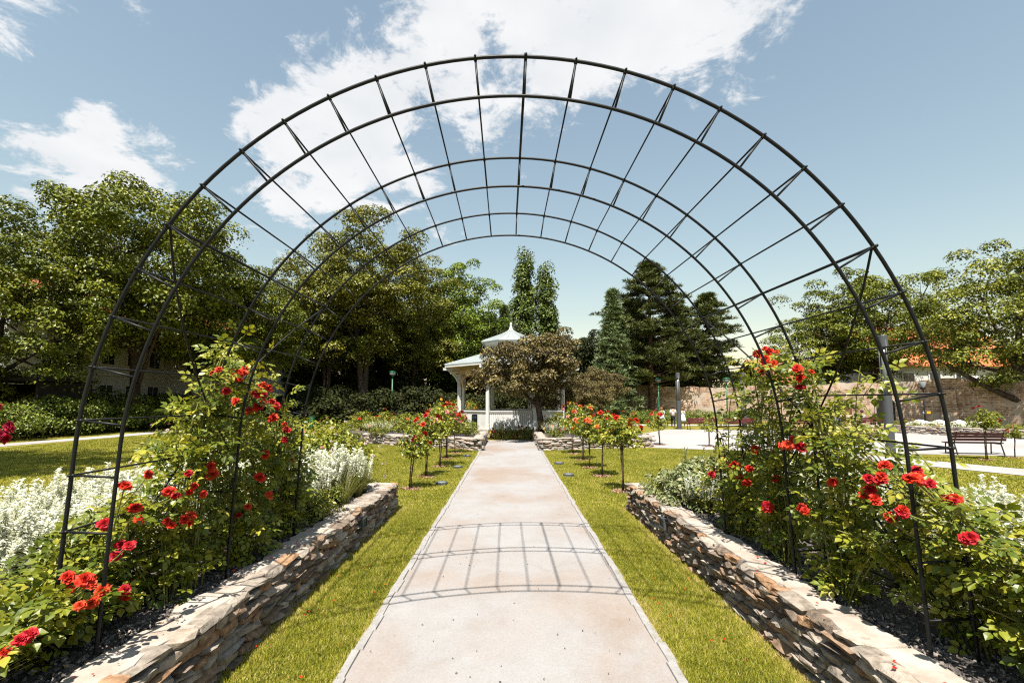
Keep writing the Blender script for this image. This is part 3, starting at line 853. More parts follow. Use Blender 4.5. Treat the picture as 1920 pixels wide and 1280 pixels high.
def broadleaf(name, seed, H, th, Rx, nclump, nleaf, leaf, material, bark, rclump=(.15, .25), trunk_r=.30, flat=.75, shape=1.0, lobes=.22, nlimb=9, multi=1, top_pow=.5):
    rr = random.Random(seed)
    hz = (H - th) / 2; cz = th + hz
    C, rc = [], []
    while len(C) < nclump:
        u = Vector((rr.gauss(0, 1), rr.gauss(0, 1), rr.gauss(0, 1))).normalized()
        k = 1 + lobes * 2.2 * mnoise.noise(u * 1.7 + Vector((seed, 0, 0)))
        rf = (rr.random() ** .28) * k
        z = u.z * hz * rf
        w = 1.0 if u.z > 0 else shape
        p = Vector((u.x * Rx * rf * w, u.y * Rx * rf * w, cz + z))
        if p.z < th * .75: continue
        C.append(p); rc.append(Rx * rr.uniform(*rclump) * (1.0 if rf > .5 else .8))
    tubes = []
    limbs = []
    for m_ in range(multi):
        off = Vector((rr.uniform(-.5, .5), rr.uniform(-.5, .5), 0)) * (trunk_r * 2 if multi > 1 else 0)
        lean = Vector((rr.uniform(-.06, .06), rr.uniform(-.06, .06), 0)) * H + off * 2
        tp = [off * .4 + lean * u * u + Vector((rr.uniform(-.04, .04), rr.uniform(-.04, .04), 0)) * (1 if i else 0) + Vector((0, 0, u * (th + hz * 1.3))) for i, u in enumerate([0, .08, .2, .4, .6, .8, 1.0])]
        tr = [trunk_r * x / multi ** .4 for x in (1.35, 1.05, .95, .8, .6, .38, .12)]
        tubes.append((tp, tr, 8)); limbs.append((tp, tr))
    for i in range(nlimb):
        t = limbs[i % multi]
        j = rr.choice((2, 3, 3, 4, 4, 5)); p0 = t[0][j]
        if p0.z < th * .55: j = 3; p0 = t[0][j]
        tgt = rr.choice(C)
        mid = p0.lerp(tgt, .5) + Vector((0, 0, -.06 * (tgt - p0).length))
        pts = qcurve(p0, mid, tgt, 6); r0 = t[1][j] * .62
        rd_ = [r0 * (1 - u * .85) for u in (0, .2, .4, .6, .8, 1)]
        tubes.append((pts, rd_, 6)); limbs.append((pts, rd_))
    for c in C:
        if rr.random() < .55: continue
        best = min(((p, r_) for L_ in limbs for p, r_ in zip(*L_)), key=lambda q: (q[0] - c).length + abs(min(0, c.z - q[0].z)) * 1.5)
        p0 = best[0]; r0 = max(.015, min(best[1] * .5, .07))
        tubes.append((qcurve(p0, p0.lerp(c, .5) + Vector((0, 0, .08 * (c - p0).length)), c, 4), [r0, r0 * .7, r0 * .45, r0 * .2], 4))
    tm = branch_mesh(name + '_trunk', tubes, bark)
    P, ax, nm, sz = clump_leaves(np.array(C), np.array(rc), nleaf, flat, leaf)
    V, F = scatter(DIAMOND_V, DIAMOND_F, P, ax, nm, sz)
    hcol = np.clip(RNG.random(len(P)) * .75 + np.repeat(RNG.random(len(C)), nleaf) * .25, 0, 1)
    return tm, mesh_np(name + '_crown', V, F, material, hcol)

NEEDLE_V = [(-.10, 0, 0), (.10, 0, 0), (.03, 1, 0), (-.03, 1, 0)]
NEEDLE_F = [(0, 1, 2, 3)]
def conifer(name, seed, H, base, Rx, levels, per, tufts, nneedle, nlen, material, bark, droop=0.0, outline=None, trunk_r=.22, tuft_r=.45, irregular=.25):
    rr = random.Random(seed)
    tubes = [([Vector((rr.uniform(-.05, .05), rr.uniform(-.05, .05), H * u)) for u in (0, .1, .3, .5, .7, .9, 1)], [trunk_r * x for x in (1.25, 1, .85, .65, .42, .16, .03)], 8)]
    C = []
    nb = levels * per
    for i in range(nb):
        u = ((i + rr.random()) / nb) if droop > .1 else min(1, max(0, (i + rr.random()) / nb + rr.gauss(0, .02)))
        z = base + (H - base) * u
        L0 = Rx * outline(u)
        a = i * 2.39996 + rr.uniform(-.5, .5)
        sect = 1 + irregular * 1.1 * mnoise.noise(Vector((math.cos(a) * 1.2, math.sin(a) * 1.2, z * .55 + seed)))
        Lb = max(.12, L0 * rr.uniform(1 - irregular * 1.5, 1 + irregular * .45) * sect)
        d = Vector((math.cos(a), math.sin(a), 0))
        rise = rr.uniform(-.12, .30) if droop < .1 else rr.uniform(-.05, .08)
        tip = Vector((0, 0, z)) + d * Lb + Vector((0, 0, (rise - droop) * Lb))
        pts = qcurve((0, 0, z), Vector((0, 0, z)) + d * Lb * .5 + Vector((0, 0, .02 * Lb - droop * .3 * Lb)), tip, 4)
        tubes.append((pts, [.05 * trunk_r / .22, .035, .02, .008], 4))
        for t in range(tufts):
            v = .42 + .58 * ((t + rr.random()) / tufts) ** .8
            p = pts[0].lerp(tip, v) + Vector((rr.gauss(0, .12), rr.gauss(0, .12), rr.gauss(0, .06))) * Lb
            C.append(p)
    C = np.array([tuple(c) for c in C]); n = len(C) * nneedle
    c = np.repeat(C, nneedle, 0)
    u = rdir(n); u[:, 2] = np.abs(u[:, 2]) * .8 - .15 - droop * .5
    tr_ = tuft_r * np.repeat(RNG.uniform(.6, 1.2, len(C)), nneedle)
    P = c + u * (tr_ * RNG.random(n) ** .5)[:, None] * np.array([1, 1, .45])
    nm = unit(RNG.normal(size=(n, 3)) + np.array([0, 0, .8]))
    ax = unit(u + np.array([0, 0, .25 - droop]) + RNG.normal(size=(n, 3)) * .4)
    V, F = scatter(NEEDLE_V, NEEDLE_F, P, ax, nm, np.c_[nlen * RNG.uniform(.7, 1.3, n) * 1.25, nlen * RNG.uniform(.7, 1.3, n), np.ones(n)])
    return branch_mesh(name + '_trunk', tubes, bark), mesh_np(name + '_crown', V, F, material, np.clip(RNG.random(n) * .8 + np.repeat(RNG.random(len(C)), nneedle) * .2, 0, 1))

T = {}
T['maple'] = broadleaf('maple', 11, 14.5, 3.6, 6.2, 250, 290, .185, M['maple'], M['bark'], (.12, .20), .38, .72, .95, .22, 12, 3)
T['maple2'] = broadleaf('maple_b', 12, 12.5, 1.2, 5.2, 200, 270, .18, M['maple'], M['bark'], (.12, .21), .30, .72, 1.0, .25, 9)
T['plane'] = broadleaf('plane', 13, 17.0, 5.0, 5.6, 200, 260, .185, M['plane'], M['bark'], (.12, .20), .34, .7, .85, .30, 11, 2)
T['lightgreen'] = broadleaf('light', 14, 15.5, 3.0, 4.0, 130, 230, .19, M['lightgreen'], M['bark'], (.15, .25), .24, .8, .9, .26, 9)
T['linden'] = broadleaf('linden', 15, 12.0, 2.6, 5.4, 190, 260, .175, M['linden'], M['bark'], (.12, .20), .34, .66, 1.0, .20, 10)
T['linden2'] = broadleaf('linden_b', 16, 13.5, 3.4, 5.6, 185, 230, .185, M['maple'], M['bark'], (.11, .19), .36, .62, .95, .34, 12)
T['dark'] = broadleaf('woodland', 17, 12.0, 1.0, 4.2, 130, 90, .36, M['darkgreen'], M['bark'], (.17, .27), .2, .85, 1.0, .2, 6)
T['plum'] = broadleaf('plum', 18, 4.9, 1.75, 2.15, 140, 240, .105, M['plum'], M['bark'], (.14, .24), .16, .75, 1.05, .26, 9)
T['young'] = broadleaf('young', 19, 6.5, 1.6, 2.4, 90, 90, .17, M['lightgreen'], M['bark'], (.17, .28), .10, .8, 1.0, .25, 7)
T['poplar'] = broadleaf('poplar', 20, 20.0, 1.5, 1.35, 125, 130, .30, M['poplar'], M['bark'], (.40, .62), .28, 1.9, 1.0, .10, 8)
pineline = lambda u: (.75 + .35 * math.sin(u * 3.0)) * (1 - u) ** .62 + .04
T['pine'] = conifer('pine', 21, 14.2, 2.8, 4.4, 16, 6, 6, 90, .28, M['pine'], M['barkred'], -.05, pineline, .30, .62, .30)
T['pine2'] = conifer('pine_b', 22, 11.5, 3.0, 3.3, 14, 6, 5, 90, .27, M['pine'], M['barkred'], -.05, pineline, .24, .58, .38)
T['spruce'] = conifer('spruce', 23, 11.5, .8, 2.5, 26, 7, 4, 36, .26, M['spruce'], M['barkred'], .22, lambda u: (1 - u) ** .85 + .02, .2, .40, .10)

TREE_N = [0]
def plant(kind, x, y, s, label, group=None, rz=None, sz=None, name='tree', cat='tree'):
    t = thing(name, label, cat, (x, y, 0), random.uniform(0, 6.28) if rz is None else rz, group)
    t.scale = (s, s, sz or s)
    link('trunk', T[kind][0], t); link('crown', T[kind][1], t)
    return t
ORD = 'first second third fourth fifth sixth seventh eighth ninth tenth eleventh twelfth thirteenth fourteenth fifteenth sixteenth seventeenth eighteenth nineteenth twentieth twenty-first twenty-second twenty-third twenty-fourth twenty-fifth'.split()
def X(px, Y): return at(px, 752, Y).x
plant('maple', -22.0, 26.8, .98, 'big spreading maple with several dark stems behind the left hedge', rz=.6, name='maple_tree')
plant('maple2', -24.6, 21.5, .80, 'leafy maple filling the left edge above the dark shed', rz=2.0, name='maple_tree')
plant('maple', -18.9, 31.8, .74, 'smaller maple with pointed top just right of the big maple', rz=4.0, name='maple_tree')
plant('lightgreen', X(545, 42), 42, .80, 'pale feathery tree between the big maple and the tall plane tree', rz=1.0, name='ash_tree')
plant('plane', X(680, 38), 38, 1.02, 'tallest plane tree with bronze tinted leaves left of the pavilion', rz=.3, name='plane_tree')
plant('plane', X(612, 39.5), 39.5, .88, 'bronze tinted plane tree to the left of the tallest one', rz=2.4, name='plane_tree')
plant('plane', X(775, 43), 43, .86, 'plane tree to the right of the tallest one', rz=4.4, name='plane_tree')
plant('lightgreen', X(868, 46), 46, .98, 'fresh green tree standing behind the left side of the pavilion', rz=.2, name='ash_tree')
plant('lightgreen', X(818, 49), 49, .98, 'fresh green tree behind the gap between plane trees and pavilion', rz=2.2, name='ash_tree')
plant('poplar', X(984, 62), 62, 1.10, 'taller of the two slim poplars behind the pavilion', rz=.4, name='poplar_tree')
plant('poplar', X(1027, 63), 63, 1.02, 'shorter of the two slim poplars behind the pavilion', rz=2.4, name='poplar_tree')
plant('spruce', X(946, 48), 48, .90, 'thin dark spruce top beside the pavilion cupola', rz=2.4, sz=1.02, name='spruce_tree')
plant('spruce', X(1152, 41), 41, 1.02, 'blue grey spruce at the left of the pine group', rz=.5, name='spruce_tree')
plant('pine', X(1222, 42), 42, 1.02, 'tallest black pine of the group right of the pavilion', rz=.2, name='pine_tree')
plant('pine2', X(1272, 44), 44, .98, 'black pine between the tallest pine and the rightmost pine', rz=1.4, name='pine_tree')
plant('pine2', X(1332, 43), 43, 1.02, 'black pine standing at the right end of the pine group', rz=3.4, name='pine_tree')
plant('pine2', X(1187, 46), 46, 1.0, 'black pine just behind the blue grey spruce', rz=5.1, name='pine_tree')
plant('linden2', X(1640, 35), 35, .86, 'broad airy linden in front of the old wall', rz=.5, name='linden_tree')
plant('linden2', X(1558, 37), 37, .70, 'smaller linden left of the broad airy one', rz=3.0, name='linden_tree')
plant('linden', X(1915, 26), 26, .88, 'dense dark linden at the right edge of the lawn', rz=.5, name='linden_tree')
# plums by the pavilion
pt = plant('plum', 1.28, 18.9, .90, 'purple leaved plum tree in front of the pavilion', rz=.9, name='plum_tree')
pt.rotation_euler = (R(1), R(-5), 2.2)
pt.rotation_mode = 'ZYX'
pt.rotation_euler = (R(0), R(-5), 0)
plant('plum', 4.0, 26.5, .62, 'smaller purple leaved plum at the right of the pavilion', rz=2.9, name='plum_tree')
plant('plum', 6.6, 34.0, .8, 'purple leaved plum further back in front of the spruce', rz=3.9, name='plum_tree')
# dark wood closing the view
spots = [(-34, 44, 1.1), (-27, 46, 1.0), (-21, 47, 1.0), (-16.5, 46, .95), (-13, 50, 1.05), (-9.5, 52, 1.0), (-6, 53, 1.0), (-2.2, 54, 1.0), (1.5, 56, .85), (4.5, 57, .75), (8, 57, .80), (11.0, 54, .84), (13.5, 52, .80), (16.0, 54, .84), (18.8, 52, .78), (21.5, 54, .76), (12.5, 48, .55), (16.5, 48.5, .55), (-40, 38, 1.1), (-18.5, 40.5, .55), (-10.2, 44, .55), (-5.2, 47, .6), (-14.6, 43, .5), (-14.9, 47.5, .62)]
for i, (x, y, s) in enumerate(sorted(spots, key=lambda q: q[0] / q[1])):
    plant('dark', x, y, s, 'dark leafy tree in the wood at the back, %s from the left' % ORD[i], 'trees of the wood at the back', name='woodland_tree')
for i, (px, Y, s) in enumerate([(1395, 50, .62), (1440, 52, .62), (1490, 55, .60), (1800, 42, .9), (1740, 48, .8)]):
    plant('young', X(px, Y), Y, s * 1.25, 'light leafy tree rising beyond the old wall, %s from the left' % ('first', 'second', 'third', 'fifth', 'fourth')[i], 'trees beyond the old wall', name='young_tree')
plant('lightgreen', -15.2, 5.0, 1.0, 'tall tree outside the left edge whose shadow falls on the lawn', name='ash_tree')
# bare stems of the wood that show between the crowns
stem_mb = MB(); stem_mb.tube([(0, 0, 0), (.08, .02, 2), (.05, 0, 4.5), (.2, .05, 8)], [.24, .19, .16, .08], 7); stem_mb.tube([(.05, 0, 3.6), (.6, .1, 5.0), (.9, .2, 7)], [.1, .07, .03], 5)
stem_m = stem_mb.mesh('trunk', M['barkred'], True)

# ------------------------------------------------------------------ shrubs
def shrub_mesh(seed, rx, h, nclump, nleaf, leaf, material, flat=.85, rcl=(.22, .36)):
    rr = random.Random(seed); C, rc = [], []
    while len(C) < nclump:
        u = Vector((rr.gauss(0, 1), rr.gauss(0, 1), abs(rr.gauss(0, 1)))).normalized(); rf = rr.random() ** .4 * (1 + .4 * mnoise.noise(u * 2 + Vector((seed, 0, 0))))
        C.append((u.x * rx * rf, u.y * rx * rf, .12 * h + u.z * h * .85 * rf)); rc.append(rx * rr.uniform(*rcl))
    P, ax, nm, sz = clump_leaves(np.array(C), np.array(rc), nleaf, flat, leaf)
    P[:, 2] = np.maximum(P[:, 2], .01)
    V, F = scatter(DIAMOND_V, DIAMOND_F, P, ax, nm, sz)
    return mesh_np('foliage', V, F, material, RNG.random(len(P)))
def stems_mesh(seed, rx, h, n=9):
    rr = random.Random(seed); mb = MB()
    for i in range(n):
        a = rr.uniform(0, 6.28); d = Vector((math.cos(a), math.sin(a), 0)) * rx * rr.uniform(.2, .8)
        mb.tube(qcurve((d.x * .1, d.y * .1, 0), (d.x * .4, d.y * .4, h * .6), (d.x, d.y, h * .85), 4), [.03 * rx, .022 * rx, .015 * rx, .006 * rx], 4, cap=False)
    return mb.mesh('stems', M['stem'], True)
SH = {'hedge': (shrub_mesh(31, 1.5, 1.7, 60, 90, .115, M['hedge']), stems_mesh(31, 1.5, 1.7)),
      'dark': (shrub_mesh(32, 1.7, 2.2, 60, 80, .16, M['darkgreen']), stems_mesh(32, 1.7, 2.2)),
      'herb': (shrub_mesh(33, .5, .5, 26, 60, .05, M['herb']), stems_mesh(33, .5, .5)),
      'rose': (shrub_mesh(34, .62, .78, 34, 60, .060, M['roseleaf']), stems_mesh(34, .62, .78)),
      'sage': (shrub_mesh(35, .42, .42, 26, 55, .06, M['sage']), stems_mesh(35, .42, .42)),
      'lavmat': (shrub_mesh(36, .40, .10, 24, 50, .02, M['lavender'], .5, (.2, .3)), stems_mesh(36, .4, .08))}
def shrub(kind, x, y, z, s, label, group=None, sz=None, name='shrub', cat='shrub'):
    t = thing(name, label, cat, (x, y, z), random.uniform(0, 6.28), group); t.scale = (s, s, sz or s)
    link('foliage', SH[kind][0], t); link('stems', SH[kind][1], t)
    return t
for i in range(15):
    y = 15.5 + i * 1.55
    shrub('hedge', -20.8 - (i % 2) * .7 + random.uniform(-.2, .2), y, 0, random.uniform(.8, 1.05), 'green shrub, %s from the near end of the hedge row along the left footpath' % ORD[i], 'hedge shrubs along the left footpath', random.uniform(.75, 1.05))
for i in range(9):
    shrub('hedge', -23.4 + random.uniform(-.4, .4), 24 + i * 1.7, 0, random.uniform(1.0, 1.3), 'taller shrub behind the hedge row, %s from the near end, before the white house' % ORD[i], 'tall shrubs before the white house', random.uniform(1.1, 1.5))
for i, (x, y) in enumerate(sorted([(-19, 37), (-16.5, 39), (-14, 38), (-11, 41), (-8.5, 42), (-6, 43), (-3.4, 43), (-1, 44), (-13, 34), (-17, 33), (2, 45), (4.5, 45), (6.8, 46), (9, 48), (-10, 36.5), (-7.2, 38), (-15, 35.5)], key=lambda q: q[0] / q[1])):
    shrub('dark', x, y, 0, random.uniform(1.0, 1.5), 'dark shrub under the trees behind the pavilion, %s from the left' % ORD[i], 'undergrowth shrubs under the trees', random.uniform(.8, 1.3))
for i, x in enumerate((9.5, 11.3, 13, 14.6, 16.2, 17.8)):
    shrub('hedge', x, 33.5 + (i % 2) * .5, 0, .62, 'low rounded shrub behind the far benches, %s from the left' % ORD[i], 'low shrubs behind the far benches', .55)

# ------------------------------------------------------------------ roses
def bloom_mesh(name, material, seed, r_=.034):
    rr = random.Random(seed); V, F = [], []
    def petal(a, L, w, tilt, z0):
        ca, sa = math.cos(a), math.sin(a); o = len(V)
        for j in range(3):
            v = j / 2
            for i in range(3):
                u = i - 1
                wid = w * (.35 + .65 * math.sin(min(1, v * 1.25 + .12) * math.pi * .55)) * u
                rad = .012 * .2 + L * v * math.cos(tilt * (1 - .25 * v)); z = z0 + L * v * math.sin(tilt * (1 - .25 * v)) + .12 * L * (u * u) * (1 if j else 0) - (.22 * L if j == 2 else 0) * math.cos(tilt) + rr.uniform(-.05, .05) * L
                x, y = rad, wid
                V.append((x * ca - y * sa, x * sa + y * ca, z))
        for j in range(2):
            for i in range(2): F.append((o + j * 3 + i, o + j * 3 + i + 1, o + j * 3 + 4 + i, o + j * 3 + 3 + i))
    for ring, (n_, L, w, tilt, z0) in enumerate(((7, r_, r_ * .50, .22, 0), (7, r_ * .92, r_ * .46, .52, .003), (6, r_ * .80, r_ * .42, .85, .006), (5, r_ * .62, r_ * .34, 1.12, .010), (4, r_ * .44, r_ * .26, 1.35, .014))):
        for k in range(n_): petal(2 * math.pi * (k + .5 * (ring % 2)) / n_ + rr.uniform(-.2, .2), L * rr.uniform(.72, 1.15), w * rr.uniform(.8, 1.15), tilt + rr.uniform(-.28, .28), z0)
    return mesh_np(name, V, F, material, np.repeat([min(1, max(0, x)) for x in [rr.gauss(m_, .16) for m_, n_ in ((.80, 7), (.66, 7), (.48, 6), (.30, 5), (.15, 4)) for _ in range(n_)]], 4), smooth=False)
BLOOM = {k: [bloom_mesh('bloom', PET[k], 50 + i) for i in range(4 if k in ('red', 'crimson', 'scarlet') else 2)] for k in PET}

# compound rose leaf: rachis with five leaflets
lv, lf, lr = [], [], []
for (px_, py_, ang, s_) in ((0, .62, 0, .40), (.06, .50, -1.0, .34), (-.06, .50, 1.0, .34), (.05, .24, -1.1, .28), (-.05, .24, 1.1, .28)):
    o = len(lv); ca, sa = math.cos(ang), math.sin(ang)
    for (x, y, z) in OVATE_V:
        x, y = x * s_, y * s_
        lv.append((px_ + x * ca - y * sa, py_ + x * sa + y * ca, z * s_ - .10 * (py_ + y * ca) ** 2))
    lf += [tuple(i + o for i in f_) for f_ in OVATE_F]
o = len(lv); lv += [(-.012, 0, -.005), (.012, 0, -.005), (.006, .62, -.03)]; lf.append((o, o + 1, o + 2))
LEAF_V, LEAF_F = lv, lf

def rand_euler(d):
    q = Vector(d).normalized().to_track_quat('Z', 'Y'); e = (q @ Matrix.Rotation(random.uniform(0, 6.28), 3, 'Z').to_quaternion()).to_euler()
    return e

def prof_fn(pts, Xs):
    q = sorted((at_x(px, py, Xs).y, at_x(px, py, Xs).z) for px, py in pts)
    ys_ = [a for a, _ in q]; zs_ = [b for _, b in q]
    return lambda y: float(np.interp(y, ys_, zs_)), ys_[0], ys_[-1]
PROF = {-1: [(-40, 1150), (20, 1120), (90, 1070), (150, 1030), (215, 955), (270, 890), (320, 800), (365, 730), (410, 665), (470, 622), (510, 660), (540, 760), (565, 830), (600, 900), (625, 960)],
        1: [(1335, 890), (1365, 840), (1385, 760), (1405, 670), (1440, 645), (1500, 668), (1545, 655), (1590, 680), (1612, 760), (1645, 830), (1700, 845), (1760, 850), (1805, 920), (1860, 950), (1930, 1000), (2000, 1060)]}
BL = {-1: [(234, 911), (316, 922), (330, 930), (253, 954), (313, 976), (320, 985), (261, 974), (196, 983), (356, 982), (226, 1021), (243, 1022), (216, 1043), (129, 1082), (160, 1088), (170, 1096), (192, 1107), (150, 1136), (175, 1128), (234, 1106), (236, 1118), (53, 1192), (38, 1200), (10, 1223), (364, 911),
           (382, 926), (354, 887), (396, 875), (398, 889), (279, 889), (495, 852), (544, 861), (487, 895), (447, 966), (465, 950), (505, 928), (534, 796), (515, 786), (538, 806), (534, 825), (442, 698), (441, 709), (453, 701), (411, 694), (425, 734), (442, 752), (494, 724), (482, 737), (493, 740), (484, 762),
           (494, 755), (509, 753), (519, 761), (512, 783), (497, 852), (468, 770), (356, 968)],
      1: [(1366, 855), (1334, 889), (1342, 882), (1388, 897), (1382, 890), (1366, 872), (1378, 873), (1404, 879), (1455, 898), (1441, 953), (1438, 948), (1504, 952), (1510, 958), (1563, 903), (1627, 897), (1653, 893), (1648, 900), (1623, 928), (1641, 936), (1631, 917), (1659, 872), (1718, 883), (1708, 899), (1716, 897),
          (1726, 898), (1735, 904), (1744, 907), (1789, 940), (1777, 936), (1690, 960), (1817, 1009), (1669, 970), (1490, 827), (1475, 835), (1502, 839), (1417, 843), (1420, 664), (1435, 674), (1443, 659), (1444, 685), (1452, 682), (1428, 699), (1500, 727), (1501, 695), (1494, 691), (1400, 905), (1560, 905)]}
NLEAF_OBJ = 70
leaf_tag = {-1: 'left', 1: 'right'}
leaf_meshes = []
for i in range(6):
    leaf_meshes.append(mesh_np('leaf', LEAF_V, LEAF_F, M['roseleaf'], np.clip(np.repeat(RNG.random(6) * .5 + i * .1, 6)[:len(LEAF_F)], 0, 1)))
for s in (-1, 1):
    Xs = s * 2.08
    fz, ya, yb = prof_fn(PROF[s], Xs)
    bases = [1.75, 2.45, 3.1, 3.75, 4.4]
    roots = []
    for bi, by in enumerate(bases):
        where = ('beside the front leg of the arch', 'behind the front leg of the arch', 'by the middle hoop of the arch', 'tall, behind the middle hoop of the arch', 'by the rear leg of the arch')[bi]
        bx_ = s * (2.36 if by < 2.6 else 2.16)
        t = thing('climbing_rose', 'red climbing rose in the %s bed, %s' % (leaf_tag[s], where), 'rose', (bx_, by, SOIL - .02), 0, 'climbing roses on the arch')
        roots.append((t, []))
        canes = roots[-1][1]
        org = Vector((bx_, by, SOIL - .02))
        for c in range(26 if by > 2.6 else 19):
            yt = min(max(random.gauss(by, .42), ya + .05), yb - .05)
            top = fz(yt)
            if by < 2.6: top = SOIL + (top - SOIL) * (.66 if s < 0 else .80)
            zt = SOIL + .12 + (top - SOIL - .12) * random.random() ** .55
            hw = .34 if zt < 1.2 else .22
            xt = s * (2.14 + random.gauss(0, hw * .7))
            lim = 2.10 if yt < 2.75 else (1.92 if zt < .9 else 1.84)
            if abs(xt) < lim: xt = s * (lim + random.uniform(0, .35))
            p0 = org + Vector((random.gauss(0, .05), random.gauss(0, .10), 0))
            mid = Vector((p0.x * .6 + xt * .4, p0.y * .7 + yt * .3, SOIL + (zt - SOIL) * random.uniform(.75, 1.15)))
            canes.append(qcurve(p0, mid, (xt, yt, zt), 9))
    # blooms where the photograph shows them
    bloom_pts = []
    for (px, py) in BL[s]:
        P0 = at_x(px, py, s * random.uniform(1.86, 2.08))
        bi = min(range(5), key=lambda i: abs(bases[i] - P0.y))
        bloom_pts.append((P0, bi))
    for bi, (t, canes) in enumerate(roots):
        org = Vector(t.location)
        mb = MB(); LP, LA, LN, LS = [], [], [], []
        for cv in canes:
            loc = [p - org for p in cv]
            mb.tube(loc, [.0065 * (1 - .07 * i) for i in range(9)], 5, cap=False)
            n_ = len(cv)
            for q in range(30 if by > 2.6 else 24):
                v = .06 + .94 * random.random() ** .85
                i = min(n_ - 2, int(v * (n_ - 1))); p = cv[i].lerp(cv[i + 1], v * (n_ - 1) - i)
                d = Vector((random.gauss(0, 1), random.gauss(0, 1), random.gauss(.1, .55))).normalized()
                LP.append(tuple(p + d * random.uniform(.0, .10) - org)); LA.append(tuple(d + Vector((0, 0, -.15)))); LN.append((random.gauss(0, .55) - s * .25, random.gauss(-.25, .5), 1.0)); LS.append(random.uniform(.08, .155))
        mine = [P0 for P0, b in bloom_pts if b == bi]
        samp = [p for cv in canes for p in cv[3:]]
        for P0 in mine:
            q = min(samp, key=lambda p: (p - P0).length + (0 if p.z < P0.z else .2))
            mb.tube(qcurve(q - org, (q + P0) / 2 - org + Vector((0, 0, -.03)), P0 - org, 5), [.005, .0045, .004, .0035, .003], 5, cap=False)
            for k in range(4):
                v = random.random(); p = q.lerp(P0, v); d = Vector((random.gauss(0, 1), random.gauss(0, 1), random.gauss(0, .4))).normalized()
                LP.append(tuple(p - org)); LA.append(tuple(d)); LN.append((random.gauss(0, .5), random.gauss(-.2, .5), 1.0)); LS.append(random.uniform(.08, .15))
        mb.build('canes', M['cane'], t, True)
        LP, LA, LN, LS = (np.array(a) for a in (LP, LA, LN, LS))
        # the largest leaves in view as single pieces, the rest as one mass
        wpos = LP + np.array(org); dist = np.linalg.norm(wpos - np.array((0, 0, EYE)), axis=1)
        order = np.argsort(dist / LS + 6 * np.abs(wpos[:, 0]))
        big = order[:NLEAF_OBJ]; rest = order[NLEAF_OBJ:]
        V, F = scatter(LEAF_V, LEAF_F, LP[rest], LA[rest], LN[rest], LS[rest])
        o = link('foliage', mesh_np('foliage', V, F, M['roseleaf'], np.clip(np.repeat(RNG.random(len(rest)) * .8, len(LEAF_F)) + RNG.random(len(F)) * .2, 0, 1)), t); o['kind'] = 'stuff'
        for i in big:
            y = Vector(LA[i]).normalized(); x = y.cross(Vector(LN[i])).normalized(); z = x.cross(y)
            Mx = Matrix((x, y, z)).transposed().to_4x4() @ Matrix.Scale(LS[i], 4); Mx.translation = LP[i]
            lo = link('leaf', random.choice(leaf_meshes), t); lo.matrix_local = Mx
        for P0 in mine:
            d = Vector((-s * random.uniform(.1, .7), random.uniform(-1.0, -.2), random.uniform(.25, 1.0)))
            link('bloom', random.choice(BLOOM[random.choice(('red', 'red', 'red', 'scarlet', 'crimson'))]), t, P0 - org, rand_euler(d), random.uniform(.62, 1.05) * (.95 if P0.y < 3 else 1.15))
            if random.random() < .18:
                d2 = P0 - org + Vector((random.gauss(0, .045), random.gauss(0, .045), random.gauss(0, .035)))
                link('bloom', random.choice(BLOOM['red']), t, d2, rand_euler(d + Vector((random.gauss(0, .5), 0, 0))), random.uniform(.5, .9))

# ------------------------------------------------------------------ standard roses on thin stems
def crown_pts(rr, r_, n): return
STD_F = [shrub_mesh(70 + i, .30, .55, 26, 46, .055, M['roseleaf'], .9, (.26, .40)) for i in range(3)]
def standard_rose(x, y, hstem, r_, cols, label, group='standard roses on thin stems', ring=True, nb=9, hcrown=None):
    t = thing('standard_rose', label, 'rose', (x, y, 0), random.uniform(0, 6.28), group)
    t.rotation_euler = (random.gauss(0, .028), random.gauss(0, .028), t.rotation_euler.z)
    mb = MB(); mb.tube([(0, 0, -.02), (.012, 0, hstem * .4), (-.008, .01, hstem * .8), (0, 0, hstem + .14)], [.016, .014, .013, .012], 6); mb.box((0, 0, hstem), (.05, .05, .05)); mb.build('stem', M['stem'], t, True)
    mb = MB(); mb.tube([(.035, .01, -.02), (.035, .01, hstem + .05)], .011, 5); mb.build('stake', M['stem'], t, True)
    k = r_ / .30; hk = (hcrown or 1.8 * r_) / .55
    link('crown', random.choice(STD_F), t, (0, 0, hstem - .06), None, (k, k, hk))
    for i in range(nb):
        u = Vector((random.gauss(0, 1), random.gauss(0, 1), abs(random.gauss(.35, .8)))).normalized(); c = random.choice(cols)
        h_ = (hcrown or 1.8 * r_)
        p = Vector((u.x * r_ * 1.05, u.y * r_ * 1.05, hstem + .02 + (.25 + .72 * u.z) * h_ + random.uniform(0, .06)))
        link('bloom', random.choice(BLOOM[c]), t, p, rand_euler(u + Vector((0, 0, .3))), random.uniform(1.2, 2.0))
    if ring:
        n_ = 130; a = RNG.uniform(0, 6.28, n_); q = .19 * np.sqrt(RNG.random(n_))
        V, F = scatter(OCT_V, OCT_F, np.c_[q * np.cos(a), q * np.sin(a), np.full(n_, .02)], rdir(n_), rdir(n_), np.c_[RNG.uniform(.008, .018, n_), RNG.uniform(.012, .03, n_), RNG.uniform(.004, .01, n_)])
        o = link('bark_mulch', mesh_np('bark_mulch', V, F, M['chips'], np.repeat(RNG.random(n_), 8)), t); o['kind'] = 'stuff'
    return t
STD_L = [(-1.82, 8.47), (-1.78, 9.82), (-1.76, 11.32), (-1.78, 12.87), (-1.72, 14.17)]
STD_R = [(1.98, 8.23), (1.94, 9.89), (1.89, 11.14), (1.94, 12.53), (1.90, 14.03)]
nth = ('nearest', 'second', 'third', 'fourth', 'farthest')
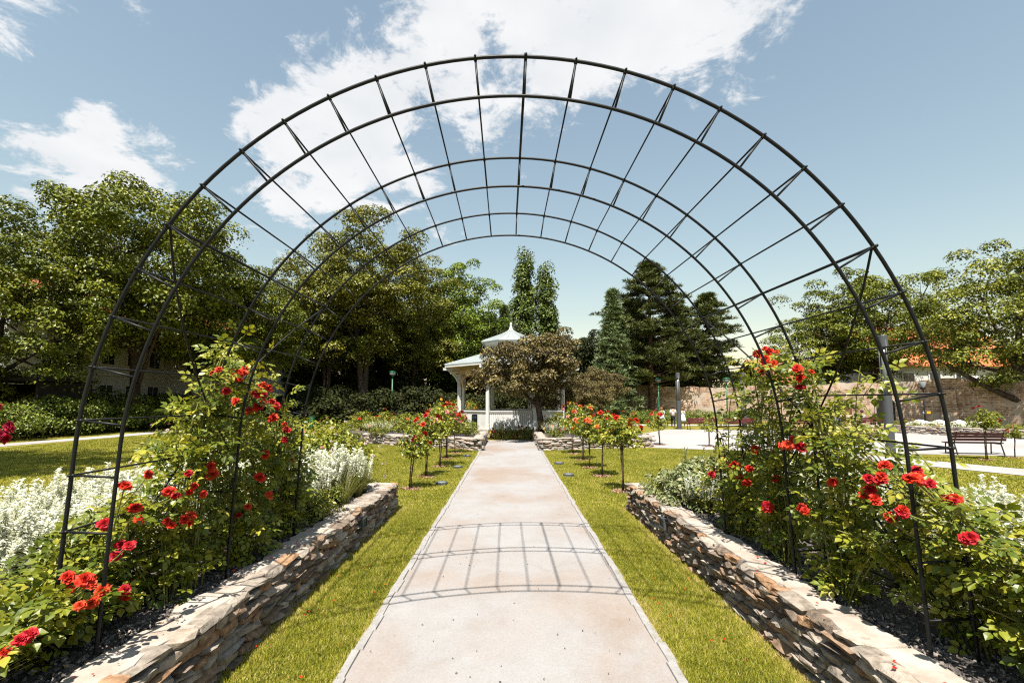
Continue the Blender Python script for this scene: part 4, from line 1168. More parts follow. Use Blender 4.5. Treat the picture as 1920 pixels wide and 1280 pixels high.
colL = [['crimson'], ['crimson', 'red'], ['pink', 'pink', 'crimson'], ['pink', 'red'], ['crimson', 'red']]
colR = [['red', 'red', 'orange'], ['orange', 'red', 'red'], ['orange', 'yellow', 'red'], ['orange', 'red', 'pink'], ['pink', 'orange']]
for i, (x, y) in enumerate(STD_L):
    standard_rose(x, y, (.60, .62, .66, .68, .74)[i], (.28, .34, .38, .36, .34)[i], colL[i], '%s standard rose in the row on the left of the path' % nth[i], 'standard roses left of the path', nb=(4, 8, 12, 14, 16)[i], hcrown=(.55, .75, .85, .85, .80)[i])
for i, (x, y) in enumerate(STD_R):
    standard_rose(x, y, (.76, .70, .66, .70, .70)[i], (.36, .34, .36, .36, .36)[i], colR[i], '%s standard rose in the row on the right of the path' % nth[i], 'standard roses right of the path', nb=(5, 12, 13, 14, 14)[i], hcrown=(.62, .66, .75, .8, .95)[i])
standard_rose(5.45, 16.9, .62, .34, ['crimson', 'red'], 'standard rose with crimson blooms at the left rim of the plaza', nb=10)
standard_rose(7.0, 16.3, .62, .27, ['pink'], 'standard rose with pink blooms at the rim of the plaza', nb=4)
standard_rose(13.0, 12.6, .85, .34, ['crimson'], 'standard rose beside the bench near the right edge', nb=3)
standard_rose(14.3, 13.1, .60, .20, ['crimson'], 'small standard rose at the right end of the lawn strip', nb=1)
standard_rose(-5.95, 5.05, .95, .30, ['magenta', 'crimson'], 'standard rose with magenta blooms cut by the left edge', nb=22, hcrown=.75)
standard_rose(9.2, 29.2, .60, .25, ['crimson'], 'far standard rose on the lawn behind the plaza', nb=5)
standard_rose(7.6, 28.4, .60, .28, ['crimson', 'pink'], 'far standard rose near the spruce', nb=5)

# ------------------------------------------------------------------ shrub roses and bedding
def rose_shrub(x, y, z, s, cols, nb, label, group=None, sz=None, bs=1.0, kind='rose'):
    t = shrub(kind, x, y, z, s, label, group, sz, 'rose_bush', 'rose')
    szz = sz or s
    for i in range(nb):
        u = Vector((random.gauss(0, 1), random.gauss(-.4, 1), abs(random.gauss(.3, .7)))).normalized()
        p = Vector((u.x * .74, u.y * .74, .14 + u.z * .84)) * random.uniform(.94, 1.06)
        o = link('bloom', random.choice(BLOOM[random.choice(cols)]), t, p, rand_euler(u + Vector((0, 0, .4))))
        b = 1.5 * bs * random.uniform(.7, 1.1); o.scale = (b / s, b / s, b / szz)
    return t
# the broad bushes with small pale flowers beyond the left bed
for i, (px, py, Y, s) in enumerate([(640, 800, 8.6, 1.15), (580, 795, 8.3, 1.25), (520, 800, 8.2, 1.2), (455, 805, 8.4, 1.2), (395, 805, 8.5, 1.2), (330, 815, 8.7, 1.15), (610, 775, 10.2, 1.3), (540, 775, 10.4, 1.3), (460, 780, 10.6, 1.3)]):
    p = at(px, py, Y)
    rose_shrub(p.x, Y, 0, s, ['blush', 'pink', 'blush'], 26, ('bushy blush rose in the front row behind the left bed, %s from the path', 'bushy blush rose in the back row behind the left bed, %s from the path')[i > 5] % ORD[i if i < 6 else i - 6], 'bushy roses behind the left bed', sz=(1.3 if i < 6 else 1.45), bs=.55)
for i, (x, y, s, c, nb) in enumerate([(-3.0, 17.6, .9, ['red', 'orange'], 12), (-4.3, 18.6, .95, ['orange', 'red'], 12), (-2.2, 18.4, .95, ['crimson', 'red', 'pink'], 16), (-5.4, 19.3, 1.0, ['orange'], 9), (-3.4, 19.6, 1.2, ['orange', 'yellow', 'red'], 12), (-6.6, 20.2, 1.0, ['orange', 'red'], 9),
                                       (2.6, 17.4, .9, ['orange', 'pink', 'yellow'], 14), (3.4, 17.0, .9, ['red', 'orange'], 10), (4.2, 17.6, .9, ['pink', 'orange'], 10), (1.9, 18.3, 1.0, ['yellow', 'orange'], 8)]):
    rose_shrub(x, y, .33, s, c, nb, '%s bush rose in the round bed %s of the path, %s' % (c[0], 'left' if x < 0 else 'right', ('by the wall', 'in the middle', 'next to the pavilion', 'far left', 'behind the others', 'outermost', 'by the wall', 'in the middle', 'outermost', 'under the plum')[i]), 'bush roses in the round bed', bs=1.1)
for i, x in enumerate((-.75, -.42, -.08, .26, .58, .84)):
    rose_shrub(x, 19.5 + (i % 2) * .3, 0, .42, ['crimson', 'yellow', 'crimson', 'red'], 8, 'low bedding rose at the foot of the pavilion, %s from the left' % ORD[i], 'bedding roses at the foot of the pavilion', sz=.62, bs=.9)
for i in range(5):
    a = PH + i; rose_shrub(-4.2 + i * .5, 27.5 + (i % 2), .0, 1.1, ['orange', 'yellow'], 12, 'orange rose seen through the left opening of the pavilion', 'roses behind the pavilion', sz=1.9, bs=1.4)
for i, (px, Y) in enumerate([(700, 20), (745, 21), (790, 21), (660, 22), (720, 24)]):
    shrub('herb', X(px, Y), Y, .30 if Y < 22 else 0, 1.5, 'pale green perennial clump left of the pavilion', 'pale perennials left of the pavilion', 1.2, 'perennial', 'plant')
for i, (px, py, Y, s) in enumerate([(850, 800, 17.0, 1.05), (878, 800, 16.9, 1.0), (720, 800, 18.0, 1.0), (760, 795, 18.4, 1.1)]):
    shrub('herb', X(px, Y), Y, .33, s, 'feathery green perennial in the round bed left of the path', 'feathery perennials left', s, 'perennial', 'plant')
for i, (x, y) in enumerate([(-1.9, 16.05), (-2.3, 16.3), (-4.2, 17.35), (-4.7, 17.6), (2.1, 15.95)]):
    shrub('lavmat', x, y, .33, .8, 'low grey violet mat of thyme on the rim of the round bed', 'thyme mats on the round bed', .8, 'thyme_mat', 'plant')

# ------------------------------------------------------------------ white sage spikes
def spike_clump(seed, nst, rx, h, spk, wid, nfl, spread=.5, leafn=220, nleaf=.06):
    rr = random.Random(seed); mb = MB(); P, A, Nn, Sz = [], [], [], []; lp, la = [], []
    for i in range(nst):
        a = rr.uniform(0, 6.28); q = rx * math.sqrt(rr.random()); b = Vector((math.cos(a), math.sin(a), 0)) * q
        tip = b * (1 + spread) + Vector((rr.gauss(0, .02), rr.gauss(0, .02), h * rr.uniform(.78, 1.08) * (1 - .18 * (q / rx) ** 2)))
        pts = qcurve(b * .6, b * 1.0 + Vector((0, 0, tip.z * .55)), tip, 5); mb.tube(pts, [.004, .0035, .003, .0025, .002], 3, cap=False)
        d = (pts[4] - pts[3]).normalized(); L = spk * rr.uniform(.7, 1.15)
        for k in range(nfl):
            v = (k + rr.random()) / nfl; an = rr.uniform(0, 6.28); rad = wid * (1 - .80 * v ** 1.3) * rr.uniform(.5, 1.1)
            x = d.orthogonal().normalized(); y = d.cross(x); o = x * math.cos(an) + y * math.sin(an)
            P.append(tuple(tip - d * L * .75 + d * L * v + o * rad * .5)); A.append(tuple(o + d * .6)); Nn.append(tuple(d + o * .3)); Sz.append(wid * rr.uniform(.7, 1.2))
        for k in range(leafn // nst):
            v = rr.random() ** .8 * .72; p = pts[0].lerp(pts[3], v); dd = Vector((rr.gauss(0, 1), rr.gauss(0, 1), rr.gauss(.35, .4))).normalized(); lp.append(tuple(p)); la.append(tuple(dd))
    P, A, Nn, Sz = map(np.array, (P, A, Nn, Sz)); V, F = scatter(DIAMOND_V, DIAMOND_F, P, A, Nn, Sz)
    fl = mesh_np('flower_spikes', V, F, M['whiteflower'], RNG.random(len(P)))
    lp, la = np.array(lp), np.array(la); V, F = scatter(DIAMOND_V, DIAMOND_F, lp, la, unit(RNG.normal(size=la.shape) * .5 + np.array([0, 0, 1])), np.c_[np.full(len(lp), nleaf * .7), nleaf * RNG.uniform(.7, 1.4, len(lp)), np.full(len(lp), nleaf)])
    return fl, mesh_np('foliage', V, F, M['herb'], RNG.random(len(lp))), mb.mesh('stems', M['cane'], True)
SP = [spike_clump(90 + i, 34, .20, .52, .27, .024, 80, .16, 300, .07) for i in range(3)]
SPF = [spike_clump(95 + i, 60, .42, .55, .20, .020, 20, .25, 400, .07) for i in range(2)]
def salvia(x, y, z, s, label, group, pool=SP, sz=None):
    t = thing('white_sage', label, 'plant', (x, y, z), random.uniform(0, 6.28), group); t.scale = (s, s, sz or s)
    k = random.choice(pool); a = link('flower_spikes', k[0], t); a['kind'] = 'stuff'; b = link('foliage', k[1], t); b['kind'] = 'stuff'; link('stems', k[2], t)
    return t
def soilz(x): return SOIL if abs(x) < 4.2 else max(0, SOIL * (4.85 - abs(x)) / .65)
for i in range(34):
    y = 1.9 + 3.5 * (i % 9) / 8 + random.uniform(-.15, .15); x = -(2.62 + .46 * (i // 9) + random.uniform(-.12, .12))
    salvia(x, y, soilz(x) - .02, random.uniform(1.0, 1.25), 'white flowering sage in the dense drift behind the arch legs on the left', 'white sage drift on the left')
for i, (px, py, Y, s) in enumerate([(600, 900, 5.5, 1.1), (620, 890, 5.9, 1.2), (650, 885, 6.2, 1.15), (585, 900, 6.1, 1.2), (565, 930, 5.2, 1.0), (670, 890, 6.35, 1.0)]):
    p = at(px, py, Y); salvia(p.x, Y, SOIL - .02, s, 'white sage clump bending over the far end of the left bed', 'white sage at the end of the left bed')
for i in range(15):
    y = 1.6 + 2.9 * (i % 5) / 4 + random.uniform(-.15, .15); x = 2.78 + .48 * (i // 5) + random.uniform(-.1, .1)
    salvia(x, y, soilz(x) - .02, random.uniform(1.0, 1.2), 'white flowering sage behind the arch legs on the right', 'white sage drift on the right')
for i, (x, y, s) in enumerate([(2.35, 4.9, .9), (2.2, 5.3, .85), (2.45, 5.6, .8)]):
    salvia(x, y, SOIL - .02, s, 'white sage clump leaning out beside the rear arch leg on the right', 'white sage by the rear leg')
p = at(512, 790, 17.5)
salvia(X(712, 17.2), 17.2, .33, 1.15, 'round white flowering dome in the left round bed', None, SPF, .9)
salvia(X(808, 16.6), 16.6, .33, .95, 'white flowering dome behind the nearest left standard rose', None, SPF, .9)
salvia(X(1042, 15.9), 15.9, .33, 1.05, 'white flowering dome at the corner of the right round bed', None, SPF, .95)
# grey green sage and low herbs at the end of the right bed
for i, (x, y, s) in enumerate([(2.05, 6.35, .62), (2.25, 5.95, .95), (2.7, 6.3, 1.1), (2.55, 5.75, 1.1), (3.1, 6.0, 1.2), (2.1, 5.5, .7), (3.5, 5.3, 1.3), (3.3, 6.4, 1.1)]):
    shrub('sage', x, y, SOIL - .02, s, 'grey green sage bush at the far end of the right bed', 'sage bushes in the right bed', s * 1.1, 'sage_bush', 'plant')
shrub('herb', 1.98, 6.1, SOIL - .02, .45, 'yellow green herb at the far corner of the right bed', None, .4, 'herb', 'plant')
for i, (x, y, s) in enumerate([(2.0, 1.75, .5), (2.2, 1.5, .6), (2.45, 1.8, .6), (2.05, 1.2, .55), (2.6, 1.35, .7)]):
    shrub('herb', x, y, SOIL - .03, s, 'low creeping herb in the near corner of the right bed', 'creeping herbs in the right bed', s * .35, 'creeping_herb', 'plant')
for i, (x, y, s) in enumerate([(-2.6, 4.6, .8), (-2.4, 5.0, .7), (-2.95, 4.9, .9), (-2.1, 5.0, .6), (-3.3, 5.6, 1.0), (-2.9, 5.4, .9)]):
    shrub('herb', x, y, SOIL - .02, s, 'leafy green perennial between the roses and the white sage', 'perennials in the left bed', s * 1.1, 'perennial', 'plant')
# strap-leaved grasses
def tuft_mesh(seed, n, L, arch, w):
    V, F = [], []
    for i in range(n):
        a = random.uniform(0, 6.28); d = Vector((math.cos(a), math.sin(a), 0)); sd = Vector((-d.y, d.x, 0)); l = L * random.uniform(.6, 1.1); ar = arch * random.uniform(.4, 1.2); o = len(V)
        for j, u in enumerate((0, .35, .7, 1)):
            p = d * (.03 + l * ar * u ** 1.7) + Vector((0, 0, l * (u - .42 * ar * u * u))); ww = w * (1 - u * .92)
            V += [tuple(p - sd * ww), tuple(p + sd * ww)]
        for j in range(3): F.append((o + 2 * j, o + 2 * j + 1, o + 2 * j + 3, o + 2 * j + 2))
    return mesh_np('blades', V, F, M['blade'], np.repeat(RNG.random(n), 3))
TU = [tuft_mesh(i, 130, .55, .7, .0045) for i in range(2)]
for i, (x, y, s, lab) in enumerate([(-2.0, 5.55, 1.0, 'arching green grass tuft on the rim of the left bed'), (-2.02, 6.1, 1.0, 'arching green grass tuft at the far end of the left bed'), (-2.18, 5.85, 1.1, 'upright grass tuft under the white sage clump'),
                                     (-2.15, 1.75, .8, 'grass tuft at the foot of the front left arch leg'), (-2.3, 1.5, .85, 'grass tuft in the near corner of the left bed'), (-2.5, 1.9, .8, 'grass tuft behind the near roses on the left'), (-3.6, 7.7, 1.3, 'long grass tuft beside the bushy roses')]):
    t = thing('grass_tuft', lab, 'grass tuft', (x, y, SOIL - .02 if y < 7 else 0), random.uniform(0, 6), 'ornamental grass tufts', s)
    o = link('blades', TU[i % 2], t); o['kind'] = 'stuff'
for i in range(6):
    t = thing('rosemary', 'upright rosemary spray above the right bed', 'plant', (2.35 + .16 * i, 6.2 - (i % 3) * .3, SOIL), 0, 'rosemary sprays'); q = MB()
    lp, la = [], []
    for k in range(5):
        b = Vector((random.gauss(0, .03), random.gauss(0, .03), 0)); tp = b * 2.5 + Vector((0, 0, random.uniform(.45, .7))); q.tube([b, tp], [.005, .002], 4, cap=False)
        for m_ in range(46): v = .25 + .75 * random.random(); lp.append(tuple(b.lerp(tp, v))); la.append(tuple(Vector((random.gauss(0, 1), random.gauss(0, 1), .9)).normalized()))
    q.build('stems', M['cane'], t); lp, la = np.array(lp), np.array(la)
    V, F = scatter(NEEDLE_V, NEEDLE_F, lp, la, rdir(len(lp)), np.c_[np.full(len(lp), .05), np.full(len(lp), .05), np.ones(len(lp))])
    o = link('needles', mesh_np('needles', V, F, M['sage'], RNG.random(len(lp))), t); o['kind'] = 'stuff'

# ------------------------------------------------------------------ mown grass
rings = np.array(STD_L + STD_R)
def blades(name, x0, x1, y0, y1, dens, h, w, label, keep=None):
    n = int(abs(x1 - x0) * (y1 - y0) * dens)
    x = RNG.uniform(x0, x1, n); y = RNG.uniform(y0, y1, n)
    ok = np.ones(n, bool)
    for cx_, cy_ in rings: ok &= ((x - cx_) ** 2 + (y - cy_) ** 2) > .17 ** 2
    if keep is not None: ok &= keep(x, y)
    x, y = x[ok], y[ok]; n = len(x)
    patch = np.sin(x * 2.1 + 1.3 * np.sin(y * 1.7)) * np.sin(y * 1.9 + 1.1 * np.sin(x * 2.3)) * .5 + np.sin(x * 5.3 + y * 4.1) * .18
    P = np.c_[x, y, np.zeros(n)]
    ax = unit(np.c_[RNG.normal(0, .45, n), RNG.normal(0, .45, n), np.ones(n)])
    nm = unit(np.c_[RNG.normal(size=(n, 2)), RNG.normal(0, .3, n)])
    hh = h * RNG.uniform(.55, 1.25, n) * (1 + .25 * patch)
    V, F = scatter([(-.5, 0, 0), (.5, 0, 0), (.15, 1, .25)], [(0, 1, 2)], P, ax, nm, np.c_[w * RNG.uniform(.7, 1.3, n), hh, hh])
    fine = np.sin(x * 17 + 2 * np.sin(y * 11)) * np.sin(y * 14 + 2 * np.sin(x * 13))
    worn = np.clip((np.abs(x) - 1.52) / .2, 0, 1) * (np.abs(x) < 1.8) * (y < 7) + .7 * np.clip((1.06 - np.abs(x)) / .06, 0, 1)
    rnd = np.clip(.40 + .26 * patch + .12 * fine + .45 * worn + RNG.normal(0, .28, n), 0, 1)
    o = link(name, mesh_np(name, V, F, M['grass'], rnd))
    return tag(o, label, 'grass', kind='stuff')
edge = lambda x, y: np.abs(x) > PATH_HW - .012 + .018 * np.sin(y * 5.1 + x) + .012 * np.sin(y * 13) + .010 * np.sin(y * 31)
blades('grass', -1.72, -.95, 1.3, 7.0, 23000, .032, .0044, 'mown grass strip between the path and the left wall', edge)
blades('grass', .95, 1.76, 1.3, 7.0, 23000, .032, .0044, 'mown grass strip between the path and the right wall', edge)
fw = lambda x, y: edge(x, y) & (y < 14.9 + .55 * (np.abs(x) - .95))
blades('grass', -5.6, -.98, 7.0, 17.6, 4600, .032, .009, 'mown lawn around the standard roses left of the path', fw)
blades('grass', .98, 8.2, 7.0, 16.2, 4000, .032, .009, 'mown lawn around the standard roses right of the path', lambda x, y: edge(x, y) & (y < 14.9 + .30 * (np.abs(x) - .95)) & (y < 16.9 - .27 * x + 0.0 * y))
blades('grass', -17.3, -4.85, 5.0, 21.0, 1000, .035, .018, 'wide lawn on the left with tree shadows')
blades('grass', 4.85, 16.0, 4.5, 13.4, 1100, .035, .018, 'lawn to the right of the right bed', lambda x, y: (y < 15.9 - .19 * x) & ~((x > 9.0 + (13.4 - y) * .52) & (x < 10.9 + (13.4 - y) * .46)))

n = 90
sd = np.where(RNG.random(n) < .5, -1, 1)
px_ = np.where(RNG.random(n) < .45, RNG.uniform(1.72, 1.98, n), RNG.uniform(1.05, 1.66, n)); py_ = RNG.uniform(1.6, 5.2, n)
P = np.c_[sd * px_, py_, np.where(px_ > 1.70, WT + .012, .03)]
V, F = scatter([(-.4, 0, 0), (.4, 0, .1), (.5, .8, .25), (-.3, 1, .1)], [(0, 1, 2, 3)], P, unit(np.c_[RNG.normal(size=(n, 2)), np.zeros(n)]), unit(np.c_[RNG.normal(0, .3, (n, 2)), np.ones(n)]), RNG.uniform(.010, .020, n))
o = link('fallen_petals', mesh_np('fallen_petals', V, F, PET['red'], RNG.random(n)))
tag(o, 'red rose petals fallen on the walls and the grass', 'petals', kind='stuff')
# ------------------------------------------------------------------ lamps, benches, bins
def round_lamp(x, y, h, r_, label):
    t = thing('lamp_post', label, 'lamp post', (x, y, 0), 0, 'grey column lamps')
    mb = MB(); mb.lathe([(r_ * 1.35, 0), (r_ * 1.35, .03), (r_, .035), (r_, h * .50), (r_ * .96, h * .505)], 20); mb.build('column', M['anth'], t, False)
    mb = MB(); mb.lathe([(r_ * .58, h * .5), (r_ * .58, h * .955)], 16); mb.build('lamp_core', M['glass'], t, True)
    for k in range(3):
        a = k * 2.094 + .5; mb = MB(); mb.tube([(r_ * .9 * math.cos(a), r_ * .9 * math.sin(a), h * .49), (r_ * .9 * math.cos(a), r_ * .9 * math.sin(a), h * .96)], r_ * .13, 6); mb.build('rod', M['anth'], t, True)
    mb = MB(); mb.lathe([(r_ * .95, h * .90), (r_, h * .905), (r_, h * .995), (r_ * .9, h)], 20); mb.build('cap', M['anth'], t)
round_lamp(X(1663, 13.9), 13.9, 3.62, .125, 'tall grey column lamp behind the roses on the right')
round_lamp(X(1272, 26.6), 26.6, 3.25, .13, 'grey column lamp standing beside the walkers and red bench')
round_lamp(X(1394, 25.6), 25.6, 3.2, .13, 'grey column lamp half hidden by the right climbing rose')
def park_lamp(x, y, h, m, label, head, rad=.05):
    t = thing('lamp_post', label, 'lamp post', (x, y, 0), 0)
    mb = MB(); mb.lathe([(rad * 2.2, 0), (rad * 2.2, .12), (rad * 1.3, .2), (rad, .9), (rad * .8, h)], 10); mb.build('pole', m, t, True)
    if head == 'globe':
        mb = MB(); mb.lathe([(.05, h), (.22, h + .12), (.27, h + .30), (.05, h + .38)], 14); mb.build('lantern', M['glass'], t, True)
        mb = MB(); mb.lathe([(.30, h + .34), (.28, h + .39), (.06, h + .47)], 14); mb.build('lamp_cap', m, t, True)
    else:
        mb = MB(); mb.lathe([(.05, h), (.07, h + .06), (.17, h + .36), (.15, h + .37)], 12); mb.build('lantern', M['glass'], t, True)
        mb = MB(); mb.lathe([(.10, h - .05), (.12, h + .06), (.06, h + .12)], 10); mb.build('collar', m, t, True)
    return t
park_lamp(X(735, 37), 37, 3.6, M['greenpaint'], 'slim green lamp post under the trees left of the pavilion', 'globe', .07)
park_lamp(X(1235, 40), 40, 3.2, M['greenpaint'], 'slim green lamp post among the pine trunks', 'globe', .06)
park_lamp(X(1363, 36), 36, 3.0, M['greenpaint'], 'slim green lamp post in front of the old wall', 'globe', .06)
bl_ = park_lamp(X(1732, 24), 24, 2.25, M['iron'], 'slim black lantern post with small signs before the old wall', 'cone', .035)
mb = MB(); mb.box((-.13, -.05, 1.02), (.22, .03, .15)); s1 = mb.build('sign_plate', M['bindark'], bl_)
mb = MB(); mb.box((-.14, -.068, 1.02), (.03, .006, .09)); mb.box((-.12, -.068, .985), (.06, .006, .02)); mb.build('sign_mark', M['white'], s1)
mb = MB(); mb.box((.15, -.05, 1.02), (.20, .03, .13)); mb.build('sign_plate', PET['yellow'], bl_)

def bench(x, y, rz, w, label, s=1.0, m=None):
    m = m or M['benchred']
    t = thing('park_bench', label, 'bench', (x, y, 0), rz, 'red slatted park benches', s)
    for i in range(4):
        mb = MB(); mb.box((0, -.17 + i * .105, .43), (w, .085, .035)); mb.build('seat_slat', m, t)
    for i in range(3):
        mb = MB(); mb.box((0, .285 + i * .025, .56 + i * .105), (w, .03, .085), Matrix.Rotation(R(-13), 3, 'X')); mb.build('back_slat', m, t)
    for sx in (-1, 1):
        mb = MB(); xx = sx * (w / 2 - .12)
        mb.tube([(xx, -.22, 0), (xx, -.19, .40), (xx, .20, .40), (xx, .36, .84)], .022, 5); mb.tube([(xx, .22, .40), (xx, .34, 0)], .022, 5); mb.tube([(xx, -.21, .06), (xx, .32, .06)], .012, 4)
        mb.build('leg', M['iron'], t)
    return t
bench(X(1313, 25.9), 25.9, math.pi, 2.0, 'red slatted bench seen from behind beside the grey lamp column', .82)
bench(X(1382, 25.6), 25.6, math.pi, 2.0, 'red slatted bench half hidden behind the rear arch leg', .82)
bench(X(1512, 24.5), 24.5, math.pi, 1.9, 'red slatted bench glimpsed through the right climbing rose', .82)
bench(X(1622, 27.0), 27.0, math.pi, 1.8, 'red bench in front of the old wall with a seated visitor', .82)
bench(X(1816, 14.0), 14.0, R(172), 1.75, 'dark red bench on the lawn edge near the right side', .82, M['benchdark'])
def bin_(x, y, r_, h, m, label, z=0):
    t = thing('litter_bin', label, 'litter bin', (x, y, z))
    mb = MB(); mb.lathe([(r_ * .9, 0), (r_, .03), (r_, h * .94), (r_ * .97, h * .95)], 18); mb.build('body', m, t, True)
    mb = MB(); mb.lathe([(r_ * 1.05, h * .95), (r_ * 1.05, h * .98), (r_ * .6, h)], 18); mb.build('lid', m, t)
    for k in range(8):
        a = k * math.pi / 4; mb = MB(); mb.tube([(r_ * 1.02 * math.cos(a), r_ * 1.02 * math.sin(a), .06), (r_ * 1.02 * math.cos(a), r_ * 1.02 * math.sin(a), h * .9)], .008, 4); mb.build('rib', m, t)
bin_(X(890, 19.6), 19.6, .115, .72, M['bindark'], 'dark green cylinder bin in front of the pavilion', .33)
bin_(X(586, 26), 26, .15, .75, M['greenpaint'], 'bright green litter bin behind the bushy roses')
bin_(X(1563, 24), 24, .3, .75, M['anth'], 'grey box shaped bin beside the bird house post')
# flat lamps let into the lawn
for i, (x, y) in enumerate([(-1.34, 8.96), (-1.28, 11.14), (-1.28, 13.36), (1.24, 9.96), (1.23, 11.79)]):
    t = thing('ground_lamp', 'round flush lamp in the grass, %s on the %s of the path' % (('nearest', 'middle', 'farthest', 'nearer', 'farther')[i], 'left' if i < 3 else 'right'), 'lamp', (x, y, 0), 0, 'flush lamps in the lawn')
    mb = MB(); mb.lathe([(.12, 0), (.12, .045), (.10, .055), (.085, .05)], 20); mb.build('ring', M['anth'], t)
    mb = MB(); mb.lathe([(.086, .03), (.085, .053), (.05, .060)], 18); mb.build('lens', M['glass'], t, True)
# bird house on a post
bh = thing('bird_house', 'brown wooden bird house on a post before the old wall', 'bird house', (X(1580, 26), 26, 0))
mb = MB(); mb.box((0, 0, .75), (.14, .14, 1.5)); mb.build('post', M['brownwood'], bh)
mb = MB(); mb.box((0, 0, 1.05), (.62, .5, .42)); mb.build('box', M['brownwood'], bh)
for sg in (-1, 1):
    mb = MB(); mb.box((sg * .24, 0, 1.42), (.62, .66, .04), Matrix.Rotation(sg * R(42), 3, 'Y')); mb.build('roof_board', M['darkwood'], bh)
mb = MB(); mb.add([(-.31, -.25, 1.26), (.31, -.25, 1.26), (0, -.25, 1.55), (-.31, .25, 1.26), (.31, .25, 1.26), (0, .25, 1.55)], [(0, 1, 2), (5, 4, 3)]); mb.build('gable', M['brownwood'], bh)
# dark niche in the old wall
nc = thing('wall_doorway', 'dark pointed doorway in the old wall behind the tall column lamp', 'doorway', (X(1652, 31), 30.6, 0), R(-50))
mb = MB(); mb.add([(-.5, -.25, 0), (.5, -.25, 0), (.5, -.25, 1.5), (0, -.25, 2.2), (-.5, -.25, 1.5), (-.5, .5, 0), (.5, .5, 0), (.5, .5, 1.5), (0, .5, 2.2), (-.5, .5, 1.5)], [(0, 1, 2, 3, 4), (1, 6, 7, 2), (2, 7, 8, 3), (3, 8, 9, 4), (4, 9, 5, 0)]); mb.build('door', M['darkwood'], nc)
mb = MB(); mb.tube([(-.55, -.28, 0), (-.55, -.28, 1.5), (0, -.28, 2.28), (.55, -.28, 1.5), (.55, -.28, 0)], .06, 4); mb.build('surround', M['cap'], nc)
# low white canopies by the wall
for i, px in enumerate((1722, 1758, 1795, 1828)):
    Y = 24.2 - i * .5
    t = thing('canvas_canopy', 'low white canvas canopy before the old wall, %s from the lantern post' % ('first', 'second', 'third', 'fourth')[i], 'canopy', (X(px, Y), Y, 0), .3, 'white canopies by the old wall')
    mb = MB(); mb.tube([(0, 0, 0), (0, 0, .62)], .03, 6); mb.build('pole', M['iron'], t)
    mb = MB(); mb.lathe([(.72, .30), (.74, .36), (.40, .52), (.03, .66)], 8); mb.build('canopy', M['canvas'], t)
# planter walls on the far side of the plaza, with their edging of flowers
stone_wall('low stone planter wall at the right edge behind the bench', [(19.3, 23.4), (21.0, 20.6), (21.8, 18.6), (23.5, 17.2)], .40, .3, 1, FAR_V, (.16, .4), (.06, .10), proud=.02, cap_len=(.6, 1.0), group=None)
for i in range(9):
    u = i / 8; x = 19.9 + 2.9 * u; y = 23.7 - 4.7 * u
    rose_shrub(x + .4, y + .3, .2, .62, ['red', 'orange'] if i > 5 else ['yellow'], 5, 'low flowering plant on the right planter wall, %s from the far end' % ORD[i], 'plants on the planter wall', sz=.5, bs=1.0)
# curved slatted wooden bench on the plaza
cb = thing('slatted_ring_bench', 'curved pale wooden slatted bench on the plaza', 'bench', (14.5, 22.2, 0))
for i in range(54):
    a = R(-150 + i * 2.1); mb = MB() if i == 0 else mb
    if i == 0:
        mb.box((0, 0, .25), (.09, .05, .42)); slat = mb.mesh('slat', M['palewood'])
    link('slat', slat, cb, (2.6 * math.cos(a), 2.6 * math.sin(a), 0), (0, 0, a + math.pi / 2))
mb = MB(); mb.tube([(2.75 * math.cos(R(-150 + i * 4)), 2.75 * math.sin(R(-150 + i * 4)), .49) for i in range(29)], .06, 4); mb.build('seat_rim', M['palewood'], cb)
for i in range(7):
    a = R(-145 + i * 17); shrub('herb', 14.5 + 2.1 * math.cos(a), 22.2 + 2.1 * math.sin(a), 0, .95, 'green plant inside the curved wooden bench, %s from the left' % ORD[i], 'plants inside the curved bench', 1.1, 'planter_plant', 'plant')

